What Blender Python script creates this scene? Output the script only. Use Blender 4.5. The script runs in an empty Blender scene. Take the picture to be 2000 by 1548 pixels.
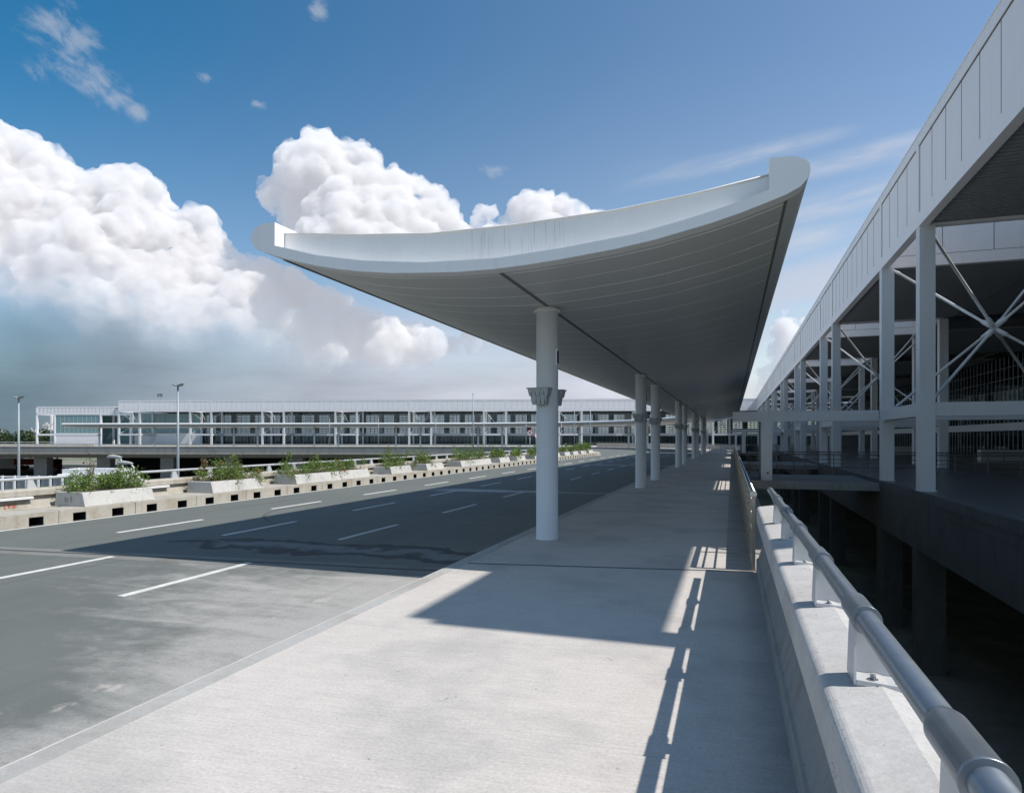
import bpy, bmesh, math, random
from mathutils import Vector, Matrix
S = bpy.context.scene
COL = S.collection
PI = math.pi
rad = math.radians

# ------------------------------------------------------------------ camera frame (used to place things and to map the sky)
VPX, V0, F, EYE = 1429.0, 855.5, 1280.0, 2.3
YAW = math.atan((VPX - 1000) / F)
cs, sn = math.cos(YAW), math.sin(YAW)
FAR_ROT = rad(105.69)
EX, EY = -math.sin(FAR_ROT), math.cos(FAR_ROT)      # direction of the far wing

# ------------------------------------------------------------------ node helpers
class NT:
    def __init__(s, tree):
        s.t = tree; s.n = tree.nodes; s.l = tree.links
    def node(s, typ, **kw):
        n = s.n.new(typ)
        for k, v in kw.items():
            setattr(n, k, v)
        return n
    def set(s, sock, v):
        if isinstance(v, bpy.types.NodeSocket):
            s.l.new(v, sock)
        elif v is not None:
            if sock.type == 'RGBA' and isinstance(v, (tuple, list)) and len(v) == 3:
                v = (*v, 1)
            sock.default_value = v
    def math(s, op, a, b=None, c=None, clamp=False):
        n = s.node('ShaderNodeMath', operation=op, use_clamp=clamp)
        s.set(n.inputs[0], a); s.set(n.inputs[1], b); s.set(n.inputs[2], c)
        return n.outputs[0]
    def vmath(s, op, a, b=None):
        n = s.node('ShaderNodeVectorMath', operation=op)
        s.set(n.inputs[0], a)
        if b is not None: s.set(n.inputs[1], b)
        return n.outputs['Value'] if op in ('LENGTH', 'DOT_PRODUCT') else n.outputs[0]
    def noise(s, vec, scale=5.0, detail=4.0, rough=0.5, dist=0.0, out='Fac', dim='3D'):
        n = s.node('ShaderNodeTexNoise', noise_dimensions=dim)
        s.set(n.inputs['Vector'], vec)
        n.inputs['Scale'].default_value = scale; n.inputs['Detail'].default_value = detail
        n.inputs['Roughness'].default_value = rough; n.inputs['Distortion'].default_value = dist
        return n.outputs[out]
    def smooth(s, v, a, b, lo=0.0, hi=1.0):
        n = s.node('ShaderNodeMapRange', interpolation_type='SMOOTHSTEP')
        s.set(n.inputs['Value'], v)
        s.set(n.inputs['From Min'], a); s.set(n.inputs['From Max'], b)
        s.set(n.inputs['To Min'], lo); s.set(n.inputs['To Max'], hi)
        return n.outputs[0]
    def mix(s, f, a, b, blend='MIX'):
        n = s.node('ShaderNodeMix', data_type='RGBA', blend_type=blend)
        s.set(n.inputs[0], f); s.set(n.inputs[6], a); s.set(n.inputs[7], b)
        return n.outputs[2]
    def scale(s, vec, sc):
        return s.vmath('MULTIPLY', vec, sc)
    def xyz(s, vec):
        n = s.node('ShaderNodeSeparateXYZ'); s.set(n.inputs[0], vec); return n.outputs
    def comb(s, x, y, z=0.0):
        n = s.node('ShaderNodeCombineXYZ'); s.set(n.inputs[0], x); s.set(n.inputs[1], y); s.set(n.inputs[2], z); return n.outputs[0]

def newmat(name):
    m = bpy.data.materials.new(name); m.use_nodes = True
    k = NT(m.node_tree)
    b = m.node_tree.nodes['Principled BSDF']
    k.b = b; k.m = m
    k.pos = k.node('ShaderNodeNewGeometry').outputs['Position']
    k.obj = k.node('ShaderNodeTexCoord').outputs['Object']
    return k

def bump(k, h, strength=0.3, dist=0.01):
    n = k.node('ShaderNodeBump'); n.inputs['Strength'].default_value = strength; n.inputs['Distance'].default_value = dist
    k.set(n.inputs['Height'], h); k.l.new(n.outputs[0], k.b.inputs['Normal'])

def painted(name, col, rough=0.45, var=0.10, metal=0.0, streak=0.0, scale=1.2):
    """paint or metal with large soft unevenness, fine grain and optional vertical dirt streaks"""
    k = newmat(name)
    n1 = k.noise(k.pos, scale, 4, 0.6)
    n2 = k.noise(k.pos, 45, 2, 0.6)
    f = k.math('MULTIPLY_ADD', n1, var * 2, 1 - var)
    f = k.math('MULTIPLY', f, k.math('MULTIPLY_ADD', n2, 0.10, 0.95))
    if streak:
        st = k.noise(k.scale(k.pos, (7.0, 7.0, 0.25)), 1.0, 4, 0.7)
        st = k.smooth(st, 0.55, 0.75)
        f = k.math('MULTIPLY', f, k.math('SUBTRACT', 1.0, k.math('MULTIPLY', st, streak)))
    c = k.mix(1.0, col, k.comb(f, f, f), 'MULTIPLY')
    k.set(k.b.inputs['Base Color'], c)
    k.b.inputs['Roughness'].default_value = rough; k.b.inputs['Metallic'].default_value = metal
    r = k.math('MULTIPLY_ADD', n1, 0.2, rough - 0.1); k.set(k.b.inputs['Roughness'], r)
    return k.m

def concrete(name, col, dirt=(0.55, 0.5, 0.42), pits=0.5, stain=0.5, rough=0.9, scale=1.0, streak=0.0):
    k = newmat(name)
    a = k.noise(k.pos, 0.9 * scale, 6, 0.65)
    b = k.noise(k.pos, 9 * scale, 5, 0.65)
    g = k.noise(k.pos, 42 * scale, 4, 0.78)
    f = k.math('MULTIPLY_ADD', b, 0.30, 0.72)
    f = k.math('ADD', f, k.math('MULTIPLY_ADD', g, 0.50, -0.23))
    c = k.mix(1.0, col, k.comb(f, f, f), 'MULTIPLY')
    s = k.smooth(a, 0.45, 0.72)
    c = k.mix(k.math('MULTIPLY', s, stain), c, k.mix(1.0, c, dirt, 'MULTIPLY'))
    if streak:
        st = k.noise(k.scale(k.pos, (5.0, 5.0, 0.3)), 1.0, 4, 0.7)
        st = k.smooth(st, 0.5, 0.72)
        c = k.mix(k.math('MULTIPLY', st, streak), c, k.mix(1.0, c, (0.4, 0.4, 0.4), 'MULTIPLY'))
    v = k.node('ShaderNodeTexVoronoi'); v.inputs['Scale'].default_value = 20 * scale
    k.set(v.inputs['Vector'], k.pos)
    big = k.noise(k.pos, 6 * scale, 2, 0.5)
    p = k.smooth(k.math('ADD', v.outputs['Distance'], k.math('MULTIPLY_ADD', big, 0.5, -0.2)), 0.07, 0.13, 1.0, 0.0)
    c = k.mix(k.math('MULTIPLY', p, pits), c, (0.05, 0.05, 0.05))
    k.set(k.b.inputs['Base Color'], c); k.b.inputs['Roughness'].default_value = rough
    bump(k, k.math('SUBTRACT', k.math('ADD', b, k.math('MULTIPLY', g, 0.5)), k.math('MULTIPLY', p, pits)), 0.35, 0.012)
    return k.m

def plain(name, col, rough=0.6, metal=0.0, var=0.12):
    return painted(name, col, rough, var, metal, 0.0, 4.0)

M = {}
# ---- walkway: brushed concrete, brush lines run across the walk
def mat_walkway():
    k = newmat('brushed_concrete')
    w = k.math('MULTIPLY', k.noise(k.pos, 0.5, 2, 0.5), 0.16)
    p = k.xyz(k.pos)
    vec = k.comb(p[0], k.math('ADD', k.math('ADD', p[1], k.math('MULTIPLY', p[0], -0.05)), w), 0.0)
    br = k.noise(k.scale(vec, (1.3, 26.0, 1.0)), 1.0, 4, 0.65)
    br2 = k.noise(k.scale(vec, (3.0, 66.0, 1.0)), 1.0, 3, 0.65)
    big = k.noise(k.pos, 0.55, 5, 0.6)
    med = k.noise(k.pos, 3.2, 5, 0.65)
    fine = k.noise(k.pos, 34, 5, 0.8)
    f = k.math('ADD', 0.32, k.math('MULTIPLY', br, 0.26))
    f = k.math('ADD', f, k.math('MULTIPLY', br2, 0.36))
    f = k.math('ADD', f, k.math('MULTIPLY', med, 0.25))
    f = k.math('ADD', f, k.math('MULTIPLY_ADD', fine, 0.95, -0.20))
    c = k.mix(1.0, (0.495, 0.462, 0.43), k.comb(f, f, f), 'MULTIPLY')
    c = k.mix(k.smooth(big, 0.45, 0.66, 0, 0.6), c, k.mix(1.0, c, (0.70, 0.72, 0.74), 'MULTIPLY'))
    # dark tyre-rubber and drip spots
    v = k.node('ShaderNodeTexVoronoi'); v.inputs['Scale'].default_value = 6.0; k.set(v.inputs['Vector'], k.pos)
    sp = k.smooth(k.math('ADD', v.outputs['Distance'], k.math('MULTIPLY_ADD', med, 0.7, -0.28)), 0.05, 0.11, 1, 0)
    c = k.mix(k.math('MULTIPLY', sp, 0.5), c, (0.09, 0.09, 0.09))
    # worn brush drags, dark fine broken lines
    dr = k.noise(k.scale(vec, (2.2, 48.0, 1.0)), 1.0, 5, 0.78)
    area = k.smooth(k.noise(k.pos, 0.8, 3, 0.6), 0.42, 0.62)
    c = k.mix(k.math('MULTIPLY', k.smooth(dr, 0.58, 0.70), k.math('MULTIPLY', area, 0.75)), c, (0.13, 0.13, 0.13))
    # grime along the parapet and fence side
    gr = k.smooth(k.math('ADD', p[0], k.math('MULTIPLY_ADD', med, 0.5, -0.25)), 0.02, 0.42)
    c = k.mix(k.math('MULTIPLY', gr, 0.45), c, k.mix(1.0, c, (0.35, 0.36, 0.40), 'MULTIPLY'))
    k.set(k.b.inputs['Base Color'], c); k.b.inputs['Roughness'].default_value = 0.92
    bump(k, k.math('ADD', br, k.math('ADD', k.math('MULTIPLY', br2, 0.7), k.math('MULTIPLY', fine, 0.6))), 0.5, 0.006)
    return k.m

def mat_asphalt():
    k = newmat('asphalt')
    p = k.xyz(k.pos)
    big = k.noise(k.pos, 0.35, 5, 0.6)
    lon = k.noise(k.scale(k.pos, (1.1, 0.10, 1.0)), 1.0, 4, 0.6)
    med = k.noise(k.pos, 2.6, 6, 0.68)
    fine = k.noise(k.pos, 30, 5, 0.8)
    g2 = k.noise(k.pos, 55, 3, 0.75)
    f = k.math('ADD', 0.50, k.math('MULTIPLY', big, 0.30))
    f = k.math('ADD', f, k.math('MULTIPLY', lon, 0.30))
    f = k.math('ADD', f, k.math('MULTIPLY_ADD', fine, 0.7, -0.17))
    f = k.math('ADD', f, k.math('MULTIPLY', med, 0.14))
    c = k.mix(1.0, (0.112, 0.123, 0.114), k.comb(f, f, f), 'MULTIPLY')
    # pale bits of stone
    c = k.mix(k.smooth(g2, 0.64, 0.76, 0, 0.6), c, (0.42, 0.41, 0.39))
    # cement dust swept off the walkway: pale, drifting in low tongues across the lanes
    tong = k.noise(k.scale(k.pos, (0.35, 1.25, 1.0)), 1.0, 6, 0.68, 0.6)
    reach = k.smooth(p[1], 4.5, 8.5, 1.3, 5.2)                    # how far from the kerb (x = -4.8) the dust lies
    away = k.math('DIVIDE', k.math('SUBTRACT', -4.8, p[0]), reach)
    near = k.smooth(p[1], 10.2, 11.2, 1.0, 0.15)
    d = k.math('ADD', k.math('SUBTRACT', 1.25, away), k.math('MULTIPLY_ADD', tong, 2.4, -1.30))
    d = k.math('ADD', d, k.math('MULTIPLY_ADD', med, 1.1, -0.55))
    dust = k.math('MULTIPLY', k.smooth(d, -0.15, 1.15), near)
    dust = k.math('MULTIPLY', dust, k.math('MULTIPLY_ADD', fine, 1.6, 0.15))
    c = k.mix(k.math('MULTIPLY', dust, 0.85, clamp=True), c, (0.40, 0.385, 0.365))
    pc = k.math('MULTIPLY', k.smooth(k.noise(k.scale(k.pos, (1.0, 0.8, 1)), 1.1, 5, 0.7), 0.60, 0.68), k.smooth(p[0], -7.6, -5.4))
    c = k.mix(k.math('MULTIPLY', k.math('MULTIPLY', pc, near), 0.8), c, (0.46, 0.42, 0.38))
    # wet tongue that has run out from the walkway at the deck joint
    wob = k.noise(k.pos, 0.8, 5, 0.62)
    cy = k.math('ADD', k.math('MULTIPLY_ADD', p[0], 0.02, 12.95), k.math('MULTIPLY_ADD', wob, 2.2, -1.1))
    dy = k.math('ABSOLUTE', k.math('SUBTRACT', p[1], cy))
    wid = k.smooth(p[0], -13.6, -10.5, 0.0, 0.75)
    ed = k.math('SUBTRACT', wid, dy)
    wet = k.math('MULTIPLY', k.smooth(ed, -0.03, 0.06), k.smooth(p[0], -5.3, -5.1, 1, 0))
    c = k.mix(k.math('MULTIPLY', wet, 0.85), c, k.mix(1.0, c, (0.16, 0.18, 0.20), 'MULTIPLY'))
    core = k.math('MULTIPLY', wet, k.smooth(k.math('ADD', ed, k.math('MULTIPLY_ADD', med, 0.8, -0.4)), 0.28, 0.62))
    c = k.mix(k.math('MULTIPLY', core, 0.7), c, (0.22, 0.23, 0.235))
    # pale lime streak across the lanes further on
    dy2 = k.math('ABSOLUTE', k.math('SUBTRACT', p[1], k.math('ADD', k.math('MULTIPLY_ADD', p[0], 0.03, 29.6), k.math('MULTIPLY_ADD', wob, 1.0, -0.5))))
    w2 = k.smooth(p[0], -13.0, -5.0, 0.95, 0.22)
    s2 = k.math('MULTIPLY', k.smooth(k.math('SUBTRACT', w2, dy2), -0.05, 0.30), k.smooth(p[0], -14.5, -12.0))
    c = k.mix(k.math('MULTIPLY', s2, 0.8), c, (0.46, 0.46, 0.45))
    # tyre marks and dark repaired seams
    tm = k.noise(k.scale(k.pos, (2.6, 0.07, 1.0)), 1.0, 3, 0.5)
    c = k.mix(k.smooth(tm, 0.60, 0.74, 0, 0.4), c, k.mix(1.0, c, (0.45, 0.46, 0.48), 'MULTIPLY'))
    # one curved skid mark
    ring = k.math('ABSOLUTE', k.math('SUBTRACT', k.vmath('LENGTH', k.vmath('SUBTRACT', k.comb(p[0], p[1], 0.0), (-10.8, 20.0, 0.0))), 4.3))
    sk = k.math('MULTIPLY', k.smooth(ring, 0.02, 0.06, 1, 0), k.smooth(p[0], -12.9, -13.3))
    c = k.mix(k.math('MULTIPLY', sk, 0.55), c, (0.02, 0.02, 0.02))
    k.set(k.b.inputs['Base Color'], c)
    k.set(k.b.inputs['Roughness'], k.math('SUBTRACT', 0.90, k.math('MULTIPLY', k.math('SUBTRACT', wet, core), 0.08)))
    bump(k, k.math('ADD', fine, g2), 0.45, 0.006)
    return k.m

def mat_soffit_canopy(seams):
    k = newmat('canopy_underside')
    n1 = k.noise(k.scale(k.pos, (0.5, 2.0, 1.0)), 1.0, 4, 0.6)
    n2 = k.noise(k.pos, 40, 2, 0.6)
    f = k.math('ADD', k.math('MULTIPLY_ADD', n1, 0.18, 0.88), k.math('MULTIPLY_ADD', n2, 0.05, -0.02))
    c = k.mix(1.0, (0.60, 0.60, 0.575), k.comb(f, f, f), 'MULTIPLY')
    if seams:                       # sheet joints, pale sealant, closer together at the open end
        p = k.xyz(k.pos)
        y1 = k.math('DIVIDE', k.math('SUBTRACT', p[1], 12.15), 0.92); y2 = k.math('DIVIDE', k.math('SUBTRACT', p[1], 14.91), 1.5)
        near = k.smooth(p[1], 14.6, 14.62)
        d1 = k.math('MULTIPLY', k.math('PINGPONG', y1, 0.5), 0.92); d2 = k.math('MULTIPLY', k.math('PINGPONG', y2, 0.5), 1.5)
        d = k.math('ADD', k.math('MULTIPLY', d1, k.math('SUBTRACT', 1.0, near)), k.math('MULTIPLY', d2, near))
        m = k.smooth(d, 0.046, 0.034)
        bl = k.smooth(k.noise(k.scale(k.pos, (0.6, 0.6, 1)), 1.0, 2, 0.5), 0.35, 0.6, 0.45, 1.0)
        sid = k.math('MULTIPLY', k.smooth(p[0], -8.3, -7.6), k.smooth(p[0], 0.80, 0.74))
        c = k.mix(k.math('MULTIPLY', m, k.math('MULTIPLY', bl, sid)), c, (1.0, 0.99, 0.96))
        sh = k.smooth(d, 0.10, 0.040, 0, 0.2)  # shadow line painted into the colour beside each joint
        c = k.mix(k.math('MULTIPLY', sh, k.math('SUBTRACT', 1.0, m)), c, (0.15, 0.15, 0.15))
    k.set(k.b.inputs['Base Color'], c)
    k.b.inputs['Roughness'].default_value = 0.40
    wav = k.noise(k.scale(k.pos, (0.8, 2.2, 0.6)), 1.0, 2, 0.5)
    bump(k, wav, 0.12, 0.03)
    return k.m

def mat_fascia_wall():
    k = newmat('canopy_end_wall')
    p = k.xyz(k.pos)
    n1 = k.noise(k.pos, 1.4, 4, 0.6)
    st = k.noise(k.scale(k.pos, (52.0, 1.0, 0.9)), 1.0, 3, 0.6)
    zone = k.math('MULTIPLY', k.smooth(p[0], -4.75, -4.45), k.smooth(p[0], -2.2, -3.6))
    s = k.math('MULTIPLY', k.smooth(st, 0.56, 0.66), k.math('MULTIPLY_ADD', zone, 0.55, 0.05))
    f = k.math('MULTIPLY_ADD', n1, 0.16, 0.90)
    c = k.mix(1.0, (0.82, 0.81, 0.80), k.comb(f, f, f), 'MULTIPLY')
    c = k.mix(s, c, (0.24, 0.25, 0.26))
    k.set(k.b.inputs['Base Color'], c); k.b.inputs['Roughness'].default_value = 0.55
    return k.m

def mat_leaf(name, c1, c2):
    k = newmat(name)
    r = k.node('ShaderNodeNewGeometry').outputs['Random Per Island']
    c = k.mix(r, c1, c2)
    k.set(k.b.inputs['Base Color'], c); k.b.inputs['Roughness'].default_value = 0.55
    tr = k.node('ShaderNodeBsdfTranslucent'); k.set(tr.inputs[0], k.mix(0.5, c, (0.25, 0.35, 0.05)))
    ms = k.node('ShaderNodeMixShader'); ms.inputs[0].default_value = 0.25
    k.l.new(k.b.outputs[0], ms.inputs[1]); k.l.new(tr.outputs[0], ms.inputs[2])
    k.l.new(ms.outputs[0], k.n['Material Output'].inputs[0])
    return k.m

def mat_glass(name, tint, refl=0.10, fk=0.8):
    k = newmat(name)
    t = k.node('ShaderNodeBsdfTransparent'); k.set(t.inputs[0], tint)
    g = k.node('ShaderNodeBsdfGlossy'); g.inputs['Roughness'].default_value = 0.03; k.set(g.inputs[0], (0.8, 0.9, 0.9))
    fr = k.node('ShaderNodeFresnel'); fr.inputs[0].default_value = 1.45
    wav = k.node('ShaderNodeBump'); wav.inputs['Strength'].default_value = 0.05; wav.inputs['Distance'].default_value = 0.05
    k.set(wav.inputs['Height'], k.noise(k.pos, 0.35, 2, 0.5)); k.l.new(wav.outputs[0], g.inputs['Normal'])
    ms = k.node('ShaderNodeMixShader'); k.set(ms.inputs[0], k.math('MULTIPLY_ADD', fr.outputs[0], fk, refl))
    k.l.new(t.outputs[0], ms.inputs[1]); k.l.new(g.outputs[0], ms.inputs[2])
    k.l.new(ms.outputs[0], k.n['Material Output'].inputs[0])
    return k.m

M['walk'] = mat_walkway()
M['asphalt'] = mat_asphalt()
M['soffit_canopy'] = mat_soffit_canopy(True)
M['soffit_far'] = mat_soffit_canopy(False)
M['endwall'] = mat_fascia_wall()
M['conc_pale'] = concrete('pale_parapet_concrete', (0.53, 0.515, 0.50), pits=0.95, stain=0.45)
M['conc_skirt'] = concrete('shade_toned_parapet_skirt', (0.27, 0.28, 0.28), pits=0.8, stain=0.6, streak=0.4)  # base colour darkened for the shade on the skirt, under stains and streaks
M['conc_kerb'] = concrete('weathered_kerb_concrete', (0.46, 0.43, 0.37), dirt=(0.62, 0.52, 0.38), pits=0.3, stain=0.6, streak=0.35)
M['conc_planter'] = concrete('whitewashed_concrete', (0.56, 0.55, 0.52), dirt=(0.6, 0.6, 0.62), pits=0.35, stain=0.55, streak=0.25)
M['conc_grey'] = concrete('grey_concrete', (0.26, 0.27, 0.27), pits=0.2, stain=0.5, streak=0.4)
M['conc_dark'] = concrete('shade_darkened_concrete', (0.075, 0.085, 0.085), pits=0.2, stain=0.5, streak=0.5)  # colour lowered to hold the shade of the void, streaks on top
M['kerbstone'] = concrete('smooth_kerbstone', (0.43, 0.425, 0.41), pits=0.2, stain=0.4)
M['apron'] = concrete('joint_apron_concrete', (0.215, 0.215, 0.195), pits=0.2, stain=0.5)
M['strip'] = concrete('drain_strip_concrete', (0.40, 0.40, 0.40), pits=0.2, stain=0.6)
M['white'] = painted('white_painted_metal', (0.82, 0.81, 0.80), 0.45, 0.05, 0, 0.10)
M['white_col'] = painted('white_column_paint', (0.82, 0.82, 0.81), 0.5, 0.05, 0, 0.05)
M['panel'] = painted('white_cladding_panel', (0.74, 0.73, 0.73), 0.42, 0.06, 0, 0.12)
M['steel'] = painted('pale_steel_frame_paint', (0.56, 0.58, 0.59), 0.5, 0.06, 0, 0.10)
M['joint'] = plain('dark_panel_joint', (0.05, 0.055, 0.06), 0.8)
M['joint_mid'] = plain('grey_panel_joint', (0.20, 0.20, 0.20), 0.8)
M['seam'] = plain('pale_seam', (0.72, 0.71, 0.68), 0.6)
M['groove'] = plain('dark_groove', (0.17, 0.17, 0.16), 0.7)
M['lamp_grey'] = painted('grey_lamp_housing', (0.38, 0.40, 0.40), 0.5, 0.08, 0, 0.2, 5.0)
M['black'] = plain('black_paint_and_hole_shade', (0.012, 0.012, 0.013), 0.7)
M['galv'] = painted('silver_painted_rail', (0.24, 0.27, 0.30), 0.36, 0.16, 0.6, 0.0, 6.0)
M['galv_post'] = painted('silver_painted_bracket', (0.52, 0.53, 0.54), 0.45, 0.10, 0.2, 0.15, 5.0)
M['stainless'] = painted('stainless_tube', (0.50, 0.52, 0.55), 0.25, 0.05, 0.95)
M['fence'] = painted('tan_perforated_metal', (0.36, 0.31, 0.25), 0.4, 0.22, 0.4, 0.35, 7.0)
M['dark_rail'] = plain('dull_bronze_rail', (0.13, 0.115, 0.11), 0.4, 0.6)
M['paint_line'] = painted('road_line_paint', (0.60, 0.60, 0.58), 0.8, 0.35, 0, 0.0, 5.0)
M['paint_old'] = painted('worn_edge_paint', (0.50, 0.48, 0.45), 0.8, 0.3, 0, 0.0, 3.0)
M['pole'] = painted('weathered_pole_steel', (0.30, 0.34, 0.36), 0.5, 0.1, 0.2, 0.0, 3.0)
M['soffit'] = plain('slatted_soffit_grey', (0.24, 0.255, 0.26), 0.6)
M['interior'] = plain('interior_wall_paint', (0.42, 0.43, 0.42), 0.7)
M['dim_wall'] = plain('dim_interior_wall', (0.18, 0.235, 0.235), 0.6)
M['floor_int'] = plain('dark_stone_floor', (0.10, 0.11, 0.11), 0.35)
M['glass'] = mat_glass('tinted_glass', (0.74, 0.81, 0.82), 0.02, 0.40)
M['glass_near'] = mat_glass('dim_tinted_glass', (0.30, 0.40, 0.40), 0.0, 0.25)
M['teal'] = painted('teal_glazed_panel', (0.17, 0.29, 0.30), 0.18, 0.08, 0.0, 0.0, 0.3)
M['mullion'] = plain('grey_mullion', (0.34, 0.37, 0.38), 0.5)
M['leaf'] = mat_leaf('green_leaf', (0.045, 0.10, 0.022), (0.20, 0.29, 0.055))
M['leaf_dark'] = mat_leaf('dark_green_leaf', (0.012, 0.028, 0.012), (0.045, 0.070, 0.025))
M['leaf_dry'] = mat_leaf('dry_brown_leaf', (0.16, 0.10, 0.05), (0.25, 0.17, 0.09))
M['stem'] = plain('woody_stem', (0.16, 0.11, 0.07), 0.8)
M['orange'] = plain('orange_petal', (0.75, 0.20, 0.03), 0.6)
M['redp'] = plain('red_petal', (0.62, 0.04, 0.03), 0.6)
M['soil'] = plain('planter_soil', (0.07, 0.05, 0.035), 0.95, 0, 0.3)
M['red_paint'] = plain('red_sign_paint', (0.55, 0.03, 0.03), 0.5)
M['red_body'] = plain('faded_red_machine_paint', (0.45, 0.06, 0.03), 0.5)
M['white_sign'] = plain('white_sign_paint', (0.80, 0.80, 0.80), 0.5, 0, 0.03)
M['bus_white'] = painted('white_vehicle_paint', (0.78, 0.78, 0.77), 0.3, 0.05, 0, 0.12)
M['tyre'] = plain('tyre_rubber', (0.02, 0.02, 0.02), 0.85)
M['blue_glass'] = plain('dark_vehicle_glass', (0.02, 0.03, 0.04), 0.1)
M['city'] = plain('pale_tower_facade', (0.50, 0.48, 0.46), 0.8)
M['city_dark'] = plain('tower_window_band', (0.16, 0.18, 0.20), 0.5)
def mat_ground():
    k = newmat('bare_ground')
    a = k.noise(k.pos, 0.03, 5, 0.6); b = k.noise(k.pos, 0.6, 5, 0.7)
    c = k.mix(k.smooth(a, 0.4, 0.6), (0.22, 0.20, 0.17), (0.10, 0.13, 0.06))
    c = k.mix(k.smooth(b, 0.4, 0.7, 0, 0.6), c, (0.30, 0.28, 0.25))
    k.set(k.b.inputs['Base Color'], c); k.b.inputs['Roughness'].default_value = 0.95
    return k.m
M['ground'] = mat_ground()

# ------------------------------------------------------------------ mesh builder
class MB:
    def __init__(s):
        s.v = []; s.f = []; s.mi = []; s.sm = []
    def add(s, verts, faces, mi=0, smooth=False):
        o = len(s.v); s.v += [tuple(p) for p in verts]
        for f in faces:
            s.f.append(tuple(i + o for i in f)); s.mi.append(mi); s.sm.append(smooth)
        return s
    def box(s, x0, x1, y0, y1, z0, z1, mi=0):
        v = [(x0,y0,z0),(x1,y0,z0),(x1,y1,z0),(x0,y1,z0),(x0,y0,z1),(x1,y0,z1),(x1,y1,z1),(x0,y1,z1)]
        return s.add(v, [(0,3,2,1),(4,5,6,7),(0,1,5,4),(1,2,6,5),(2,3,7,6),(3,0,4,7)], mi)
    def hexa(s, lo, hi, mi=0):
        """lo, hi: four points each (counter-clockwise from above)"""
        return s.add(list(lo) + list(hi), [(0,3,2,1),(4,5,6,7),(0,1,5,4),(1,2,6,5),(2,3,7,6),(3,0,4,7)], mi)
    def tube(s, pts, r, n=10, mi=0, caps=True, smooth=True):
        """round bar through pts; r a number or a list"""
        pts = [Vector(p) for p in pts]
        rs = r if isinstance(r, (list, tuple)) else [r] * len(pts)
        ring0 = len(s.v); N = len(pts)
        t0 = (pts[1] - pts[0]).normalized()
        up = Vector((0, 0, 1)) if abs(t0.z) < 0.9 else Vector((1, 0, 0))
        for i, p in enumerate(pts):
            t = (pts[min(i+1, N-1)] - pts[max(i-1, 0)]).normalized()
            a = t.cross(up).normalized(); b = t.cross(a).normalized()
            for k in range(n):
                w = 2 * PI * k / n
                q = p + (a * math.cos(w) + b * math.sin(w)) * rs[i]
                s.v.append(tuple(q))
        for i in range(N - 1):
            for k in range(n):
                a0 = ring0 + i*n + k; a1 = ring0 + i*n + (k+1) % n
                s.f.append((a0, a1, a1 + n, a0 + n)); s.mi.append(mi); s.sm.append(smooth)
        if caps:
            s.f.append(tuple(ring0 + k for k in range(n))); s.mi.append(mi); s.sm.append(False)
            s.f.append(tuple(ring0 + (N-1)*n + k for k in reversed(range(n)))); s.mi.append(mi); s.sm.append(False)
        return s
    def cyl(s, c, r, z0, z1, n=32, mi=0):
        return s.tube([(c[0], c[1], z0), (c[0], c[1], z1)], r, n, mi)
    def sweep(s, prof, frames, mi=0, closed=True, caps=True, smooth=False):
        """prof: [(off, z)]; frames: [((x, y), (nx, ny))]"""
        n = len(prof); o = len(s.v)
        for (p, nn) in frames:
            for (a, z) in prof:
                s.v.append((p[0] + nn[0]*a, p[1] + nn[1]*a, z))
        m = n if closed else n - 1
        for i in range(len(frames) - 1):
            for k in range(m):
                k2 = (k + 1) % n
                s.f.append((o + i*n + k, o + i*n + k2, o + (i+1)*n + k2, o + (i+1)*n + k)); s.mi.append(mi); s.sm.append(smooth)
        if caps and closed:
            s.f.append(tuple(o + k for k in reversed(range(n)))); s.mi.append(mi); s.sm.append(False)
            e = o + (len(frames) - 1) * n
            s.f.append(tuple(e + k for k in range(n))); s.mi.append(mi); s.sm.append(False)
        return s
    def obj(s, name, mats, parent=None, loc=None, autosmooth=False, fixn=True):
        me = bpy.data.meshes.new(name)
        me.from_pydata(s.v, [], s.f)
        for m in (mats if isinstance(mats, (list, tuple)) else [mats]): me.materials.append(m)
        me.polygons.foreach_set('material_index', s.mi)
        me.polygons.foreach_set('use_smooth', s.sm)
        if fixn:
            bm = bmesh.new(); bm.from_mesh(me); bmesh.ops.recalc_face_normals(bm, faces=bm.faces); bm.to_mesh(me); bm.free()
        me.update()
        o = bpy.data.objects.new(name, me); COL.objects.link(o)
        if parent: o.parent = parent
        if loc: o.location = loc
        return o

def tag(o, label, cat, group=None):
    o['label'] = label; o['category'] = cat
    if group: o['group'] = group
    return o
def thing(name, label, cat, loc=(0,0,0), rz=0.0, group=None):
    o = bpy.data.objects.new(name, None); COL.objects.link(o)
    o.location = loc; o.rotation_euler = (0, 0, rz); o.empty_display_size = 0.3
    return tag(o, label, cat, group)
def struct(o):
    o['kind'] = 'structure'; return o
def dup(src, parent=None, loc=None, rz=None):
    c = src.copy(); COL.objects.link(c)
    c.parent = parent
    if loc is not None: c.location = loc
    if rz is not None: c.rotation_euler = (0, 0, rz)
    return c
def dup_tree(src, loc, rz, label, cat=None):
    c = dup(src, None, loc, rz); c['label'] = label
    for ch in list(src.children):
        d = dup(ch, c)
        for g in ch.children: dup(g, d)
    return c
def bevel(o, w=0.02, seg=2, angle=40):
    m = o.modifiers.new('bevel', 'BEVEL'); m.width = w; m.segments = seg; m.limit_method = 'ANGLE'; m.angle_limit = rad(angle)
    return o

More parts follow.
